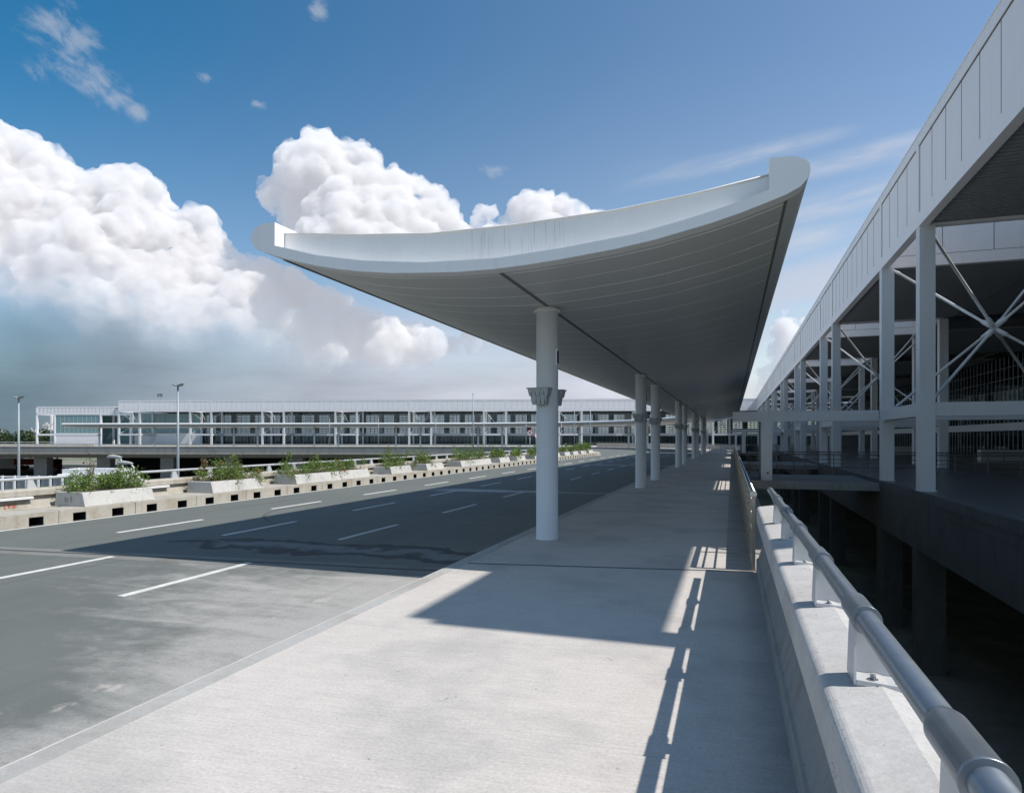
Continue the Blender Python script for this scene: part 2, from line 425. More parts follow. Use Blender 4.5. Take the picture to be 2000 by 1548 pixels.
# ------------------------------------------------------------------ plan: two concentric bends
def make_path(x0, center, R, y_start, y_step, far_len, far_step, arc_n=40, s0=0):
    """right-hand offsets; straight along +Y, bend left by FAR_ROT, straight along the far wing"""
    fr = []
    yy = y_start
    n = max(1, int((center[1] - y_start) / y_step))
    for i in range(n):
        fr.append(((x0, y_start + (center[1] - y_start) * i / n), (1.0, 0.0)))
    for i in range(arc_n + 1):
        a = FAR_ROT * i / arc_n
        nn = (math.cos(a), math.sin(a))
        fr.append(((center[0] + R*nn[0], center[1] + R*nn[1]), nn))
    p = fr[-1][0]; nn = fr[-1][1]
    k = max(1, int(far_len / far_step))
    for i in range(1, k + 1):
        d = far_len * i / k
        fr.append(((p[0] + EX*d, p[1] + EY*d), nn))
    return fr
INC, INR = (-45.2, 95.0), 24.6          # inner bend, base line is the outer face of the left parapet (x = -20.6)
OUC, OUR = (-59.2, 118.0), 55.2         # outer bend, base line is the canopy axis (x = -4)
inner_all = make_path(-20.6, INC, INR, -25, 6, 190, 12)
outer_all = make_path(-4.0, OUC, OUR, -25, 12, 200, 12)
def off_pts(fr, off):
    return [(p[0] + n[0]*off, p[1] + n[1]*off) for p, n in fr]

def sheet(name, pts, z, mat):
    me = bpy.data.meshes.new(name); me.from_pydata([(x, y, z) for x, y in pts], [], [tuple(range(len(pts)))])
    me.materials.append(mat); me.update()
    bm = bmesh.new(); bm.from_mesh(me)
    if bm.faces[:] and sum((f.normal.z * f.calc_area()) for f in bm.faces) < 0: bmesh.ops.reverse_faces(bm, faces=bm.faces)
    bmesh.ops.triangulate(bm, faces=bm.faces, ngon_method='BEAUTY'); bm.to_mesh(me); bm.free()
    o = bpy.data.objects.new(name, me); COL.objects.link(o); return o

# ground
struct(MB().add([(-3000,-600,-7.2),(3000,-600,-7.2),(3000,4000,-7.2),(-3000,4000,-7.2)], [(0,1,2,3)]).obj('ground', M['ground']))
# road deck
ROADZ = -0.2
ipts = off_pts(inner_all, 1.3); opts = off_pts(outer_all, -0.7)
struct(sheet('road', ipts + opts[::-1], ROADZ, M['asphalt']))
# walkway: from the kerb to the gap, then out to the far wing
TC = (7.5, 217.7)
def far_pt(w, y):     # far-wing local (into the building, along the facade) -> world
    return (TC[0] + math.cos(FAR_ROT)*w - math.sin(FAR_ROT)*y, TC[1] + math.sin(FAR_ROT)*w + math.cos(FAR_ROT)*y)
wk = off_pts(outer_all, -0.62)
wpts = wk + [far_pt(-0.45, 260), far_pt(-0.45, 2.0), (0.95, 206.0), (0.95, -25.0)]
struct(sheet('walkway', wpts, 0.0, M['walk']))
# kerb between walkway and road (smooth kerbstone, painted white on its road edge)
struct(MB().sweep([(-0.84,-0.26),(-0.62,-0.26),(-0.62,0.004),(-0.82,0.004),(-0.84,-0.012)], outer_all).obj('kerb', M['kerbstone']))
struct(MB().sweep([(-0.872,-0.26),(-0.843,-0.26),(-0.843,-0.006),(-0.862,-0.006)], outer_all).obj('kerb_edge_line', M['paint_old']))
# smooth strip along the fence side of the walk and cross joints
mb = MB(); mb.box(-0.10, 0.36, 12.2, 112, -0.02, 0.004)
o = struct(mb.obj('walkway_drain_strip', M['strip']))
mb = MB()
yy = 12.6
random.seed(3)
while yy < 100:
    mb.box(-0.10, 0.34, yy, yy + 0.02, 0.0, 0.007); yy += 0.42
struct(mb.obj('walkway_strip_joints', M['joint_mid']))
# deck sides and underside along the gap
mb = MB(); mb.box(0.60, 0.95, -25, 206, -1.5, -0.006); mb.box(-19.5, 0.60, -25, 112, -1.3, -0.9)
struct(mb.obj('deck_edge', M['conc_grey']))
# deck joints: steel nosings with a dark slot, skewed as in the deck
def skew_strip(name, x0, y0, x1, y1, wy, z, mat):
    return struct(MB().hexa([(x0,y0-wy,z-0.02),(x1,y1-wy,z-0.02),(x1,y1+wy,z-0.02),(x0,y0+wy,z-0.02)],
                            [(x0,y0-wy,z),(x1,y1-wy,z),(x1,y1+wy,z),(x0,y0+wy,z)]).obj(name, mat))
skew_strip('deck_joint_apron', -19.0, 9.93, -4.9, 11.28, 0.36, ROADZ + 0.004, M['apron'])
skew_strip('deck_joint_slot', -19.0, 9.96, -4.9, 11.31, 0.045, ROADZ + 0.008, M['joint'])
skew_strip('walkway_joint', -4.6, 11.17, 0.36, 12.02, 0.022, 0.005, M['joint'])
skew_strip('walkway_joint_nosing', -4.6, 11.22, 0.36, 12.07, 0.018, 0.0055, M['kerbstone'])
for yj in (20.5, 27.5, 47.0, 71.0):
    skew_strip('walkway_joint', -4.6, yj, -0.12, yj + 0.5, 0.012, 0.004, M['joint_mid'])

# lane dashes: one object each is a marking of the road (setting)
mb = MB()
for X in (-9.16, -12.4, -15.42):
    for kk in range(-3, 16):
        y0 = 7.85 + 6.12 * kk + (0.0 if X > -10 else (-0.35 if X > -13 else -0.85))
        y1 = y0 + 2.95
        mb.box(X - 0.065, X + 0.065, y0, y1, ROADZ - 0.01, ROADZ + 0.010)
for (X0, X1, Y0) in ((-18.0, -5.2, 60.5), (-16.0, -5.2, 92.0)):
    mb.box(X0, X1, Y0, Y0 + 0.35, ROADZ - 0.01, ROADZ + 0.0135)
mb.sweep([(1.86, ROADZ-0.01), (1.98, ROADZ-0.01), (1.98, ROADZ+0.004), (1.86, ROADZ+0.004)], inner_all)
struct(mb.obj('road_marking', M['paint_line']))

# left raised kerb with drain mouths (x -18.8)
mb = MB()
KX, KB = -18.8, -20.3
holes = [13.20 + 1.31 * i for i in range(-12, 63)]
yy = -25.0
for h in holes:
    mb.box(KB, KX, yy, h, -0.24, 0.17)
    mb.box(KB, KX, h, h + 0.42, 0.055, 0.17)
    mb.box(KB, KX - 0.75, h, h + 0.42, -0.24, 0.055, 1)  # black back and liner plates stand in for the dark of the deep mouths
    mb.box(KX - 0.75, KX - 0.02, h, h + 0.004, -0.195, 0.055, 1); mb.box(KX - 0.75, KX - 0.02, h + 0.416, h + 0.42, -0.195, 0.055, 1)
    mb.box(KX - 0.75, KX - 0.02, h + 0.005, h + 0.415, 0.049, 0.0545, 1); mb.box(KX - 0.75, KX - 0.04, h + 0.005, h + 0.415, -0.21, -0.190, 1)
    yy = h + 0.42
mb.box(KB, KX, yy, 95.0, -0.24, 0.17)
arcf = [f for f in inner_all if f[0][1] > 94.9 or f[0][0] < -20.7]
mb.sweep([(0.3,-0.24),(1.8,-0.24),(1.8,0.17),(0.3,0.17)], arcf)
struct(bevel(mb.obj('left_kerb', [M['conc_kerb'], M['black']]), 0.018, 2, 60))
mb = MB()
for y in [6.2 + 2.62 * i for i in range(-3, 33)]:
    mb.box(KX - 0.5, KX + 0.003, y, y + 0.016, -0.22, 0.1735)
struct(mb.obj('left_kerb_joints', M['joint']))
mb = MB(); mb.box(-20.32, -19.2, -25, 95, 0.10, 0.176)

# ------------------------------------------------------------------ canopy profile (x - 4 offset, z), measured across the end
BOT = [(-9.16,6.33),(-9.13,6.20),(-9.0,6.07),(-8.58,5.91),(-8.1,5.76),(-7.61,5.63),(-7.1,5.52),(-6.57,5.43),(-5.95,5.355),(-5.33,5.31),(-4.65,5.27),(-3.94,5.265),(-3.35,5.29),(-2.78,5.33),(-1.84,5.42),(-1.2,5.51),(-0.31,5.69),(0.15,5.81),(0.57,5.94),(0.78,6.01),(0.99,6.11),(1.08,6.21),(1.13,6.34),(1.12,6.44),(1.06,6.51),(0.9,6.585),(0.55,6.60)]
TL = [(-8.57,6.57),(-8.80,6.575),(-8.95,6.55),(-9.08,6.47)]
LIPT = [(0.55,6.12),(0.08,5.97),(-0.7,5.79),(-1.5,5.64),(-2.78,5.52),(-3.94,5.455),(-5.33,5.50),(-6.57,5.64),(-7.6,5.83),(-8.57,6.11)]
WALLT = [(0.55,6.45),(-0.63,6.28),(-1.89,6.16),(-3.72,6.10),(-5.33,6.11),(-6.86,6.24),(-8.57,6.43)]
def sh(pts): return [(x + 4.0, z) for x, z in pts]
LIP_OUT = sh(BOT + LIPT + TL)
ROOF_OUT = sh(BOT + WALLT + TL)
BOTS = sh(BOT[3:20])

def canopy(name, label, frames, group_cols, seams, front_at_start=True, detail=True):
    t = thing(name, label, 'canopy', (frames[0][0][0], frames[0][0][1], 0))
    ox, oy = frames[0][0]
    fr = [((p[0]-ox, p[1]-oy), n) for p, n in frames]
    # unit direction at the open end
    end = 0 if front_at_start else -1
    (p0, n0) = fr[end]
    d0 = (-n0[1], n0[0]) if front_at_start else (n0[1], -n0[0])      # points into the canopy
    step = lambda d: ((p0[0] + d0[0]*d, p0[1] + d0[1]*d), n0)
    lipf = [step(0.0), step(0.30)]
    body = ([step(0.303)] + fr[1:]) if front_at_start else (fr[:-1] + [step(0.303)])
    mb = MB().sweep(LIP_OUT, lipf, 0)
    mb.obj('front_lip', M['white'], t)
    mb = MB(); nb = len(BOT)
    mb.sweep(ROOF_OUT, body, 0, caps=False)
    n = len(ROOF_OUT)
    for i in range(len(mb.f)):
        k = i % n
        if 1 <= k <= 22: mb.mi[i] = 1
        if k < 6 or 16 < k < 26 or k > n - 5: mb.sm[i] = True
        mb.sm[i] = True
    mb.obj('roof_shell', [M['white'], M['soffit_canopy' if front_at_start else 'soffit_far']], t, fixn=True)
    # end walls
    for f, nm in ((body[0], 'end_wall'), (body[-1], 'end_wall')):
        w = MB(); w.add([(f[0][0] + f[1][0]*a, f[0][1] + f[1][1]*a, z) for a, z in ROOF_OUT], [tuple(range(n))])
        w.obj(nm, M['endwall'], t)
    # thin drip edge on the end wall
    mbd = MB(); wt = sh(WALLT)
    q = step(0.295)
    mbd.tube([(q[0][0] + q[1][0]*a, q[0][1] + q[1][1]*a, z) for a, z in wt], 0.018, 6)
    mbd.obj('drip_edge', M['seam'], t)
    mb = MB()
    mb.sweep([(0.03,5.259),(0.115,5.262),(0.115,5.30),(0.03,5.30)], body)
    mb.sweep([(4.78,6.006),(4.83,6.022),(4.83,6.06),(4.78,6.06)], body)
    mb.sweep([(-4.60,5.89),(-4.52,5.865),(-4.52,5.93),(-4.60,5.93)], body)
    mb.obj('underside_groove', M['groove'], t)
    return t

# lamp box (two stacked trays with clips) and column, shared meshes
def column_meshes():
    c = MB().tube([(0,0,0),(0,0,0.04),(0,0,0.041),(0,0,5.20)], [0.262,0.262,0.25,0.25], 40)
    col = c.obj('column', M['white_col'])
    k = MB().tube([(0,0,5.175),(0,0,5.20)], 0.315, 40); k.tube([(0,0,5.20),(0,0,5.262)], 0.255, 40)
    collar = k.obj('collar', M['white_col'], col)
    def lampbox():
        b = MB()
        def tray(w0, w1, d0, d1, z0, z1):
            # front face at -d, tapering downward
            b.hexa([(-w0/2,-d0,z0),(w0/2,-d0,z0),(w0/2,0,z0),(-w0/2,0,z0)], [(-w1/2,-d1,z1),(w1/2,-d1,z1),(w1/2,0,z1),(-w1/2,0,z1)])
        tray(0.43,0.49,0.22,0.25,3.245,3.40)
        tray(0.33,0.38,0.17,0.20,3.055,3.240)
        b.box(-0.262,0.262,-0.272,0.0,3.403,3.428)
        b.box(-0.10,0.10,0.0,0.10,3.14,3.36)
        for x in (-0.17, 0.17):
            b.box(x-0.013,x+0.013,-0.262,-0.246,3.335,3.40,1)
        for x in (-0.11, 0.11):
            b.box(x-0.02,x+0.02,-0.222,-0.202,3.225,3.245,1)
        for x in (-0.16,-0.06,0.04,0.14):
            b.box(x-0.003,x+0.003,-0.240,-0.20,3.262,3.385,2)
            if abs(x) < 0.15: b.box(x-0.003,x+0.003,-0.1935,-0.16,3.075,3.225,2)
        return b
    l = lampbox().obj('lamp_box', [M['lamp_grey'], M['galv_post'], M['joint']], col)
    l.location = (-0.06, -0.25, 0); l.rotation_euler = (0,0,rad(-5.6))
    l2 = dup(l, col); l2.location = (0.05, 0.25, 0); l2.rotation_euler = (0,0,rad(174.4))
    a = MB(); a.box(0.0,0.02,-0.075,0.075,3.95,4.32); a.box(0.021,0.026,-0.045,0.0,3.99,4.28,1); a.box(0.021,0.026,0.015,0.045,3.99,4.28,1)
    ap = a.obj('access_panel', [M['white_col'], M['black']], col)
    ap.location = (0.243*math.cos(rad(-8)), 0.243*math.sin(rad(-8)), 0); ap.rotation_euler = (0,0,rad(-8))
    return col
COLM = column_meshes()
def place_column(parent, loc, rz=0.0, first=[True], light=True):
    if first[0]:
        c = COLM; first[0] = False
        c.parent = parent; c.location = loc; c.rotation_euler = (0,0,rz)
    else:
        c = dup(COLM, parent, loc, rz)
        for ch in COLM.children:
            if light or ch.name.startswith('collar'): dup(ch, c)
    return c

CY0, CY1 = 10.8, 114.0
frs = [((-4.0, CY0 + (CY1 - CY0) * i / 26), (1.0, 0.0)) for i in range(27)]
sy = [12.15, 13.05, 13.95, 14.9]
while sy[-1] < CY1 - 2: sy.append(sy[-1] + 1.5)
near_can = canopy('canopy', 'long white boat-shaped canopy over the walkway, upturned end nearest the viewer', frs, None,
                  [((-4.0, y), (1.0, 0.0)) for y in sy])
for y in (14.47, 30.8, 36.9, 53.6, 60.2, 76.3, 82.4, 99.0, 105.2):
    place_column(near_can, (0.0, y - CY0, 0.0))

far_len = 112.0
outer_far = make_path(-4.0, OUC, OUR, 117.9, 1, far_len, 7, 44)
outer_far = [f for f in outer_far]
far_seams = []
acc = [0.0]
for i in range(1, len(outer_far)):
    a, b = outer_far[i-1][0], outer_far[i][0]; acc.append(acc[-1] + math.hypot(b[0]-a[0], b[1]-a[1]))
def along(s):
    for i in range(1, len(acc)):
        if acc[i] >= s:
            t = (s - acc[i-1]) / (acc[i] - acc[i-1]); a, b = outer_far[i-1], outer_far[i]
            p = (a[0][0] + (b[0][0]-a[0][0])*t, a[0][1] + (b[0][1]-a[0][1])*t)
            n = (a[1][0] + (b[1][0]-a[1][0])*t, a[1][1] + (b[1][1]-a[1][1])*t); l = math.hypot(*n)
            return p, (n[0]/l, n[1]/l)
    return outer_far[-1]
far_can = canopy('canopy', 'second white canopy, curving away left in front of the distant terminal wing', outer_far, None,
                 [along(s) for s in [1.5*i for i in range(1, int(acc[-1]/1.5))]], front_at_start=False)
ss = [acc[-1] - 7.5]
k = 0
while acc[-1] - 24.0 - 23.6*k > 2:
    ss.append(acc[-1] - 24.0 - 23.6*k)
    if acc[-1] - 31.0 - 23.6*k > 2: ss.append(acc[-1] - 31.0 - 23.6*k)
    k += 1
ox, oy = outer_far[0][0]
for s in ss:
    (p, n) = along(s)
    place_column(far_can, (p[0]-ox, p[1]-oy, 0.0), math.atan2(n[1], n[0]))

# ------------------------------------------------------------------ terminal wings
ZB, ZF, ZT, ZM0, ZM1 = 0.15, 10.9, 14.6, 3.2, 3.75
NB = 7.05; PER = 24.0
def share(cache, key, build, parent, loc=(0,0,0)):
    """one mesh per kind of part, copied for each place it stands"""
    if key in cache: return dup(cache[key], parent, loc)
    o = build(); o.parent = parent; o.location = loc; cache[key] = o
    return o
cache = {}
def b_col(h=ZF, name='column'):
    def f():
        m = MB(); m.box(-0.28,0.28,-0.28,0.28,ZB,h); m.box(-0.33,0.33,-0.33,0.33,ZB-0.02,ZB+0.03); return m.obj(name, M['steel'])
    return f
def fascia_mb(L, x0=-0.30, step=1.65):
    """L long along y: bottom beam, recessed panels with joints, top beam and an upright at each end"""
    m = MB()
    m.box(x0, x0+0.34, 0, L, ZF, ZF+0.55); m.box(x0, x0+0.34, 0, L, ZT-0.42, ZT)
    m.box(x0, x0+0.34, 0, 0.20, ZF+0.55, ZT-0.42); m.box(x0, x0+0.34, L-0.20, L, ZF+0.55, ZT-0.42)
    m.box(x0+0.05, x0+0.30, 0.20, L-0.20, ZF+0.55, ZT-0.42, 1)
    n = max(2, round((L - 0.4) / step)); w = (L - 0.4) / n
    for i in range(n + 1):
        y = 0.20 + w*i
        m.box(x0+0.043, x0+0.06, max(0.2, y-0.012), min(L-0.2, y+0.012), ZF+0.56, ZT-0.43, 2)
    m.box(x0+0.03, x0+0.06, 0.22, L-0.22, ZF+0.55, ZF+0.58, 2); m.box(x0+0.03, x0+0.06, 0.22, L-0.22, ZT-0.45, ZT-0.42, 2)
    m.box(x0-0.02, x0+0.36, 0, L, ZT+0.002, ZT+0.06)
    return m
FM = lambda: [M['panel'], M['panel'], M['joint']]
def b_fascia(L):
    return lambda: fascia_mb(L).obj('fascia', FM())
def b_cross_fascia(L=6.9):
    def f():
        m = fascia_mb(L, -0.15, 2.2)
        m.v = [(y, x, z) for x, y, z in m.v]      # turn it across the porch
        return m.obj('cross_fascia', FM())
    return f
def b_brace():
    m = MB(); c = Vector((3.5, NB/2, 7.15))
    m.tube([c + Vector((0,0,-0.22)), c + Vector((0,0,0.22))], 0.13, 12)
    for x in (0.25, 6.75):
        for y in (0.3, NB-0.3):
            for z in (ZM1+0.05, ZF-0.15):
                p = Vector((x, y, z)); d = (c - p); L = d.length; d.normalize()
                m.tube([p, p + d*0.35, p + d*0.36, p + d*(L-0.62), p + d*(L-0.60), c], [0.045,0.085,0.062,0.062,0.10,0.10], 10)
    return m.obj('brace', M['steel'])
def b_glass(L, mt='glass'):
    return lambda: MB().box(0, 0.03, 0.02, L-0.02, ZB+0.01, ZF+0.1).obj('glass_wall', M[mt])
def b_mull(L, louvre):
    def f():
        m = MB(); n = max(2, round(L / 1.17)); w = L / n
        for i in range(n + 1):
            y = w*i; m.box(-0.07, -0.004, max(0, y-0.03), min(L, y+0.03), ZB, ZF)
        for z in (4.9, 6.1, 7.3, 8.5, 9.7):
            m.box(-0.05, -0.006, 0.04, L-0.04, z-0.025, z+0.025)
        m.box(-0.14, -0.003, 0, L, ZM0-0.1, ZM1+0.15, 1)
        if louvre:
            for j in range(18):
                z = 4.25 + j*0.35
                m.box(-0.16, -0.08, 0.5, L*0.28, z, z+0.13)
                m.box(-0.16, -0.08, L*0.62, L*0.72, z, z+0.13)
        return m.obj('curtain_wall_frame', [M['mullion'], M['steel']])
    return f
def b_soffit(L):
    def f():
        m = MB(); m.box(0.05, 27.9, 0, L, ZF+0.16, ZF+0.26, 1)
        n = int(L/0.30)
        for i in range(n):
            m.box(0.06, 7.5, i*0.30, i*0.30+0.2, ZF+0.10, ZF+0.157)
        return m.obj('soffit', [M['soffit'], M['soffit']])
    return f
def b_beam(L, x=0.0):
    return lambda: MB().box(x-0.22, x+0.22, 0.28, L-0.28, ZM0, ZM1).obj('mid_beam', M['steel'])
def b_tbeam():
    return lambda: MB().box(0.28, 6.72, -0.22, 0.22, ZM0, ZM1).obj('cross_beam', M['steel'])
def b_back(L):
    """rear wall: solid below, open horizontal blades above so the sky shows through"""
    def f():
        m = MB(); m.box(0, 0.3, 0, L, ZB, 3.9, 2); m.box(0, 0.3, 0, L, ZF - 0.2, ZT - 0.3, 2)
        n = max(1, round(L/5.6))
        for i in range(n):
            a = L*i/n; b = L*(i+1)/n; c = a + (b-a)*0.68
            for j in range(10):
                z = 4.2 + j*0.66; m.box(0, 0.06, a, c, z, z+0.30, 1)
            for f in (0.0, 0.33, 0.66):
                y = a + (c-a)*f; m.box(0.062, 0.20, y, y+0.14, 3.9, ZF-0.2, 1)
            m.box(0.0, 0.25, c, b, 3.9, ZF-0.2, 2)
        return m.obj('rear_wall', [M['interior'], M['mullion'], M['dim_wall']])
    return f
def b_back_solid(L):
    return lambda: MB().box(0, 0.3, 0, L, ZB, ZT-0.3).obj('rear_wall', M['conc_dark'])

def terminal(name, label, loc, rz, starts, length, open_back, piers, y_from=0.0, gx=7.6):
    t = thing(name, label, 'terminal building', (loc[0], loc[1], 0), rz)
    t0 = starts[0]
    bays = []
    prev = y_from
    for s in starts:
        if s - prev > 0.5: bays.append(('wide', prev, s))
        bays.append(('narrow', s, s + NB)); prev = s + NB
    if length - prev > 0.5: bays.append(('wide', prev, length))
    roof = MB()
    for kind, a, b in bays:
        L = b - a; kk = round(L, 2)
        share(cache, ('fas', kk), b_fascia(L), t, (0, a, 0))
        if kind == 'wide':
            share(cache, ('sof', kk), b_soffit(L), t, (0, a, 0))
            roof.box(0.06, 28.4, a, b, ZT-0.25, ZT-0.05)
            share(cache, ('mul', kk, open_back), b_mull(L, open_back), t, (gx, a, 0))
        else:
            share(cache, 'brace', b_brace, t, (0, a, 0))
            roof.box(6.9, 28.4, a + 0.01, b - 0.01, ZT-0.26, ZT-0.06)
            share(cache, ('beam', kk), b_beam(L), t, (0, a, 0))
            share(cache, ('beamin', kk), b_beam(L), t, (7.0, a, 0))
            for yy in (a, b):
                share(cache, 'xf', b_cross_fascia(), t, (0.06, yy, 0))
            MB().box(6.9, 7.1, a, b, ZF+0.1, ZT-0.27).obj('inner_wall', M['panel'], t)
            share(cache, ('mul', kk, 0), b_mull(L, False), t, (gx, a, 0))
            for yy in (a, b):
                share(cache, 'col', b_col(), t, (0, yy, 0))
                share(cache, 'colin', b_col(), t, (7.0, yy, 0))
                share(cache, 'tb', b_tbeam(), t, (0, yy, 0))
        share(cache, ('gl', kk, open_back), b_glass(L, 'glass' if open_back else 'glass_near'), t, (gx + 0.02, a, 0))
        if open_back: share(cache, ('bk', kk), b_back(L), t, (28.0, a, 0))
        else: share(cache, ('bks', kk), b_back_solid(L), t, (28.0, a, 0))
    roof.obj('roof', M['panel'], t)
    e0, e1 = bays[0][1], bays[-1][2]
    for yy in (e0, e1):
        MB().box(gx + 0.1, 28.0, yy - (0.0 if yy == e0 else 0.2), yy + (0.2 if yy == e0 else 0.0), ZB, ZF).obj('end_wall', M['interior'], t)
    MB().box(-0.38, 28.3, e0 - 0.3, e1 + 0.3, -0.5, ZB).obj('floor_slab', M['floor_int'], t)
    # edge beam over the gap with a coping of separate stones
    m = MB(); m.box(-0.40, 0.5, e0-0.3, e1+0.3, -2.2, -0.5); m.box(-0.42, -0.385, e0-0.3, e1+0.3, -0.5, -0.19)
    y = e0 - 0.3
    while y < min(e1, e0 + 110):
        m.box(-0.46, 0.0 - 0.3, y, y + 0.86, -0.185, ZB+0.012); y += 0.875
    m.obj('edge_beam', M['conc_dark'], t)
    if piers:
        for kind, a, b in bays:
            if kind == 'narrow':
                for yy in (a, b):
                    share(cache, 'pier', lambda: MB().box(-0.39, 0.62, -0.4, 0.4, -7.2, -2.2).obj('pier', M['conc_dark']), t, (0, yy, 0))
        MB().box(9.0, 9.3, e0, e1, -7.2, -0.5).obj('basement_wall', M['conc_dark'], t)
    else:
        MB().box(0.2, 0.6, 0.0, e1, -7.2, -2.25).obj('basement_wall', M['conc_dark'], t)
    return t, bays
near_starts = [8.0] + [6.5 + 24.2*i for i in range(1, 9)]
near_wing, nb_ = terminal('terminal_building', 'long white terminal wing in shade along the right side, with paired columns and star braces',
                      (7.5, 0.0), 0.0, near_starts, 217.4, False, True, 7.95, 20.0)
far_starts = [6.5 + 23.93*i for i in range(9)]
far_wing, fb_ = terminal('terminal_building', 'distant sunlit terminal wing with white fascia running across behind the far canopy',
                     TC, FAR_ROT, far_starts, far_starts[-1] + NB, True, False, -30.0, 7.6)
# teal solid infill behind the last bays of the far wing
m = MB()
for (a, b) in ((far_starts[-1] - 16.6, far_starts[-1] - 0.3), (far_starts[-1] + 0.6, far_starts[-1] + NB - 0.6)):
    n = int((b-a)/1.4)
    for i in range(n):
        y0 = a + (b-a)*i/n; y1 = a + (b-a)*(i+1)/n - 0.10
        m.box(7.2, 7.4, y0, y1, 4.2, 10.6); m.box(7.2, 7.44, y1, y1+0.10, 4.2, 10.6, 1)
    m.box(7.15, 7.42, a, b, 0.4, 4.0, 2)
m.obj('infill_panels', [M['teal'], M['mullion'], M['panel']], far_wing)
# sign panel and counters seen inside the near wing
m = MB(); m.box(20.0, 22.6, 62.0, 62.1, 2.9, 3.4); m.obj('notice_panel', plain('dull_blue_panel', (0.10,0.12,0.28), 0.5), near_wing)
MB().box(14, 19, 70, 71, 0.15, 1.25).obj('counter', M['interior'], near_wing); MB().box(12, 15, 96, 97, 0.15, 1.25).obj('counter', M['interior'], near_wing)

# lower annex at the far left end of the far wing
ann = thing('annex_building', 'lower white annex with teal glazed wall at the far left end of the terminal', 'annex', (TC[0], TC[1], 0), FAR_ROT)
A0, A1, AH = 207.2, 234.0, 12.75
m = MB(); m.box(1.0, 1.35, A0, A1, 10.0, 10.5); m.box(1.0, 1.35, A0, A1, AH-0.35, AH)
m.box(1.05, 1.3, A0, A1, 10.5, AH-0.35)
for i in range(22):
    y = A0 + (A1-A0)*i/21.0
    m.box(1.03, 1.06, y-0.02, y+0.02, 10.5, AH-0.35, 1)
m.box(1.35, 14, A0, A1 - 6.2, AH-0.2, AH-0.04); m.box(1.0, 14, A1-0.35, A1, 10.0, AH)
m.obj('fascia', [M['panel'], M['joint']], ann)
for y in (A0 + 4.7, A1 - 6.4, A1 - 0.28):
    for x in (1.25, 7.5):
        MB().box(x-0.28, x+0.28, y-0.28, y+0.28, ZB, 10.0).obj('column', M['white'], ann)
m = MB(); ya, yb = A0 + 5.0, A1 - 6.7
n = 10
for i in range(n):
    y0 = ya + (yb-ya)*i/n; y1 = ya + (yb-ya)*(i+1)/n
    m.box(1.15, 1.3, y0 + 0.07, y1 - 0.07, 4.0, 9.99); m.box(1.08, 1.32, y0 - 0.07, y0 + 0.07, 4.0, 9.99, 1)
    for z in (5.2, 6.4, 7.6, 8.8): m.box(1.12, 1.15, y0+0.08, y1-0.08, z-0.02, z+0.02, 1)
m.obj('glazed_wall', [M['teal'], M['mullion']], ann)
m = MB(); m.box(1.1, 1.35, ya, yb, ZB, 3.3); m.box(1.0, 1.35, ya, yb, 3.35, 3.95); m.obj('wall', M['panel'], ann)
m = MB(); m.box(1.0, 1.4, A1-6.1, A1-0.6, 3.2, 3.75)
m.tube([(1.3, A1-6.0, 9.8), (4.3, A1-3.3, 7.0)], 0.09, 8); m.tube([(1.3, A1-0.6, 3.8), (4.3, A1-3.3, 7.0)], 0.09, 8); m.tube([(7.3, A1-6.0, 3.8), (4.3, A1-3.3, 7.0)], 0.09, 8)
m.obj('brace', M['white'], ann)
MB().box(8.5, 8.8, A0, A1-6.6, ZB, 10.0).obj('rear_wall', M['teal'], ann)

# ------------------------------------------------------------------ right parapet with heavy rail
par = thing('parapet_wall', 'pale concrete parapet with a fat silver rail along the right foreground', 'parapet', (0.4, -3.0, 0))
PY0, PY1 = 0.0, 15.0     # local
m = MB()
for i in range(6):
    a, b = PY0 + i*2.5, min(PY1, PY0 + (i+1)*2.5) - 0.003
    if b <= a: continue
    m.sweep([(0.0,0.0),(0.50,0.0),(0.50,0.86),(0.16,0.86),(0.12,0.55),(0.035,0.25),(0.0,0.235)], [((0,a),(1,0)),((0,b),(1,0))])
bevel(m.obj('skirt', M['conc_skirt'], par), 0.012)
m = MB(); cuts = [PY0, 3.1, 7.93, 10.9, PY1]
for a, b in zip(cuts[:-1], cuts[1:]):
    m.sweep([(0.0,0.865),(0.54,0.865),(0.54,1.075),(0.50,1.10),(0.255,1.160),(0.028,1.128),(0.0,1.095)], [((0,a+0.004),(1,0)),((0,b-0.004),(1,0))])
bevel(m.obj('coping', M['conc_pale'], par), 0.022, 3, 30)
RX, RZ = 0.185, 1.468
m = MB(); m.tube([(RX, PY0, RZ), (RX, PY1 - 0.75, RZ)], 0.048, 28)
rail = m.obj('rail', M['galv'], par)
posts = [0.4 + 1.5*i + (0.08 if i > 3 else 0) for i in range(-2, 7)]
def rail_post():
    """channel bracket open towards the walk's near end: side flange under the rail, back plate widening to the right"""
    m = MB()
    zt = 1.43
    m.hexa([(-0.045,0.0,1.155),(-0.035,0.0,1.155),(-0.035,0.20,1.155),(-0.045,0.20,1.155)], [(-0.035,0.05,zt),(-0.025,0.05,zt),(-0.025,0.20,zt),(-0.035,0.20,zt)])
    m.hexa([(-0.034,0.188,1.155),(0.26,0.188,1.135),(0.26,0.20,1.135),(-0.034,0.20,1.155)], [(-0.024,0.188,zt),(0.035,0.188,zt),(0.035,0.20,zt),(-0.024,0.20,zt)])
    m.hexa([(-0.034,0.0,1.155),(0.26,0.0,1.135),(0.26,0.012,1.135),(-0.034,0.012,1.155)], [(-0.034,0.0,1.178),(0.26,0.0,1.155),(0.26,0.012,1.155),(-0.034,0.012,1.178)])
    return m
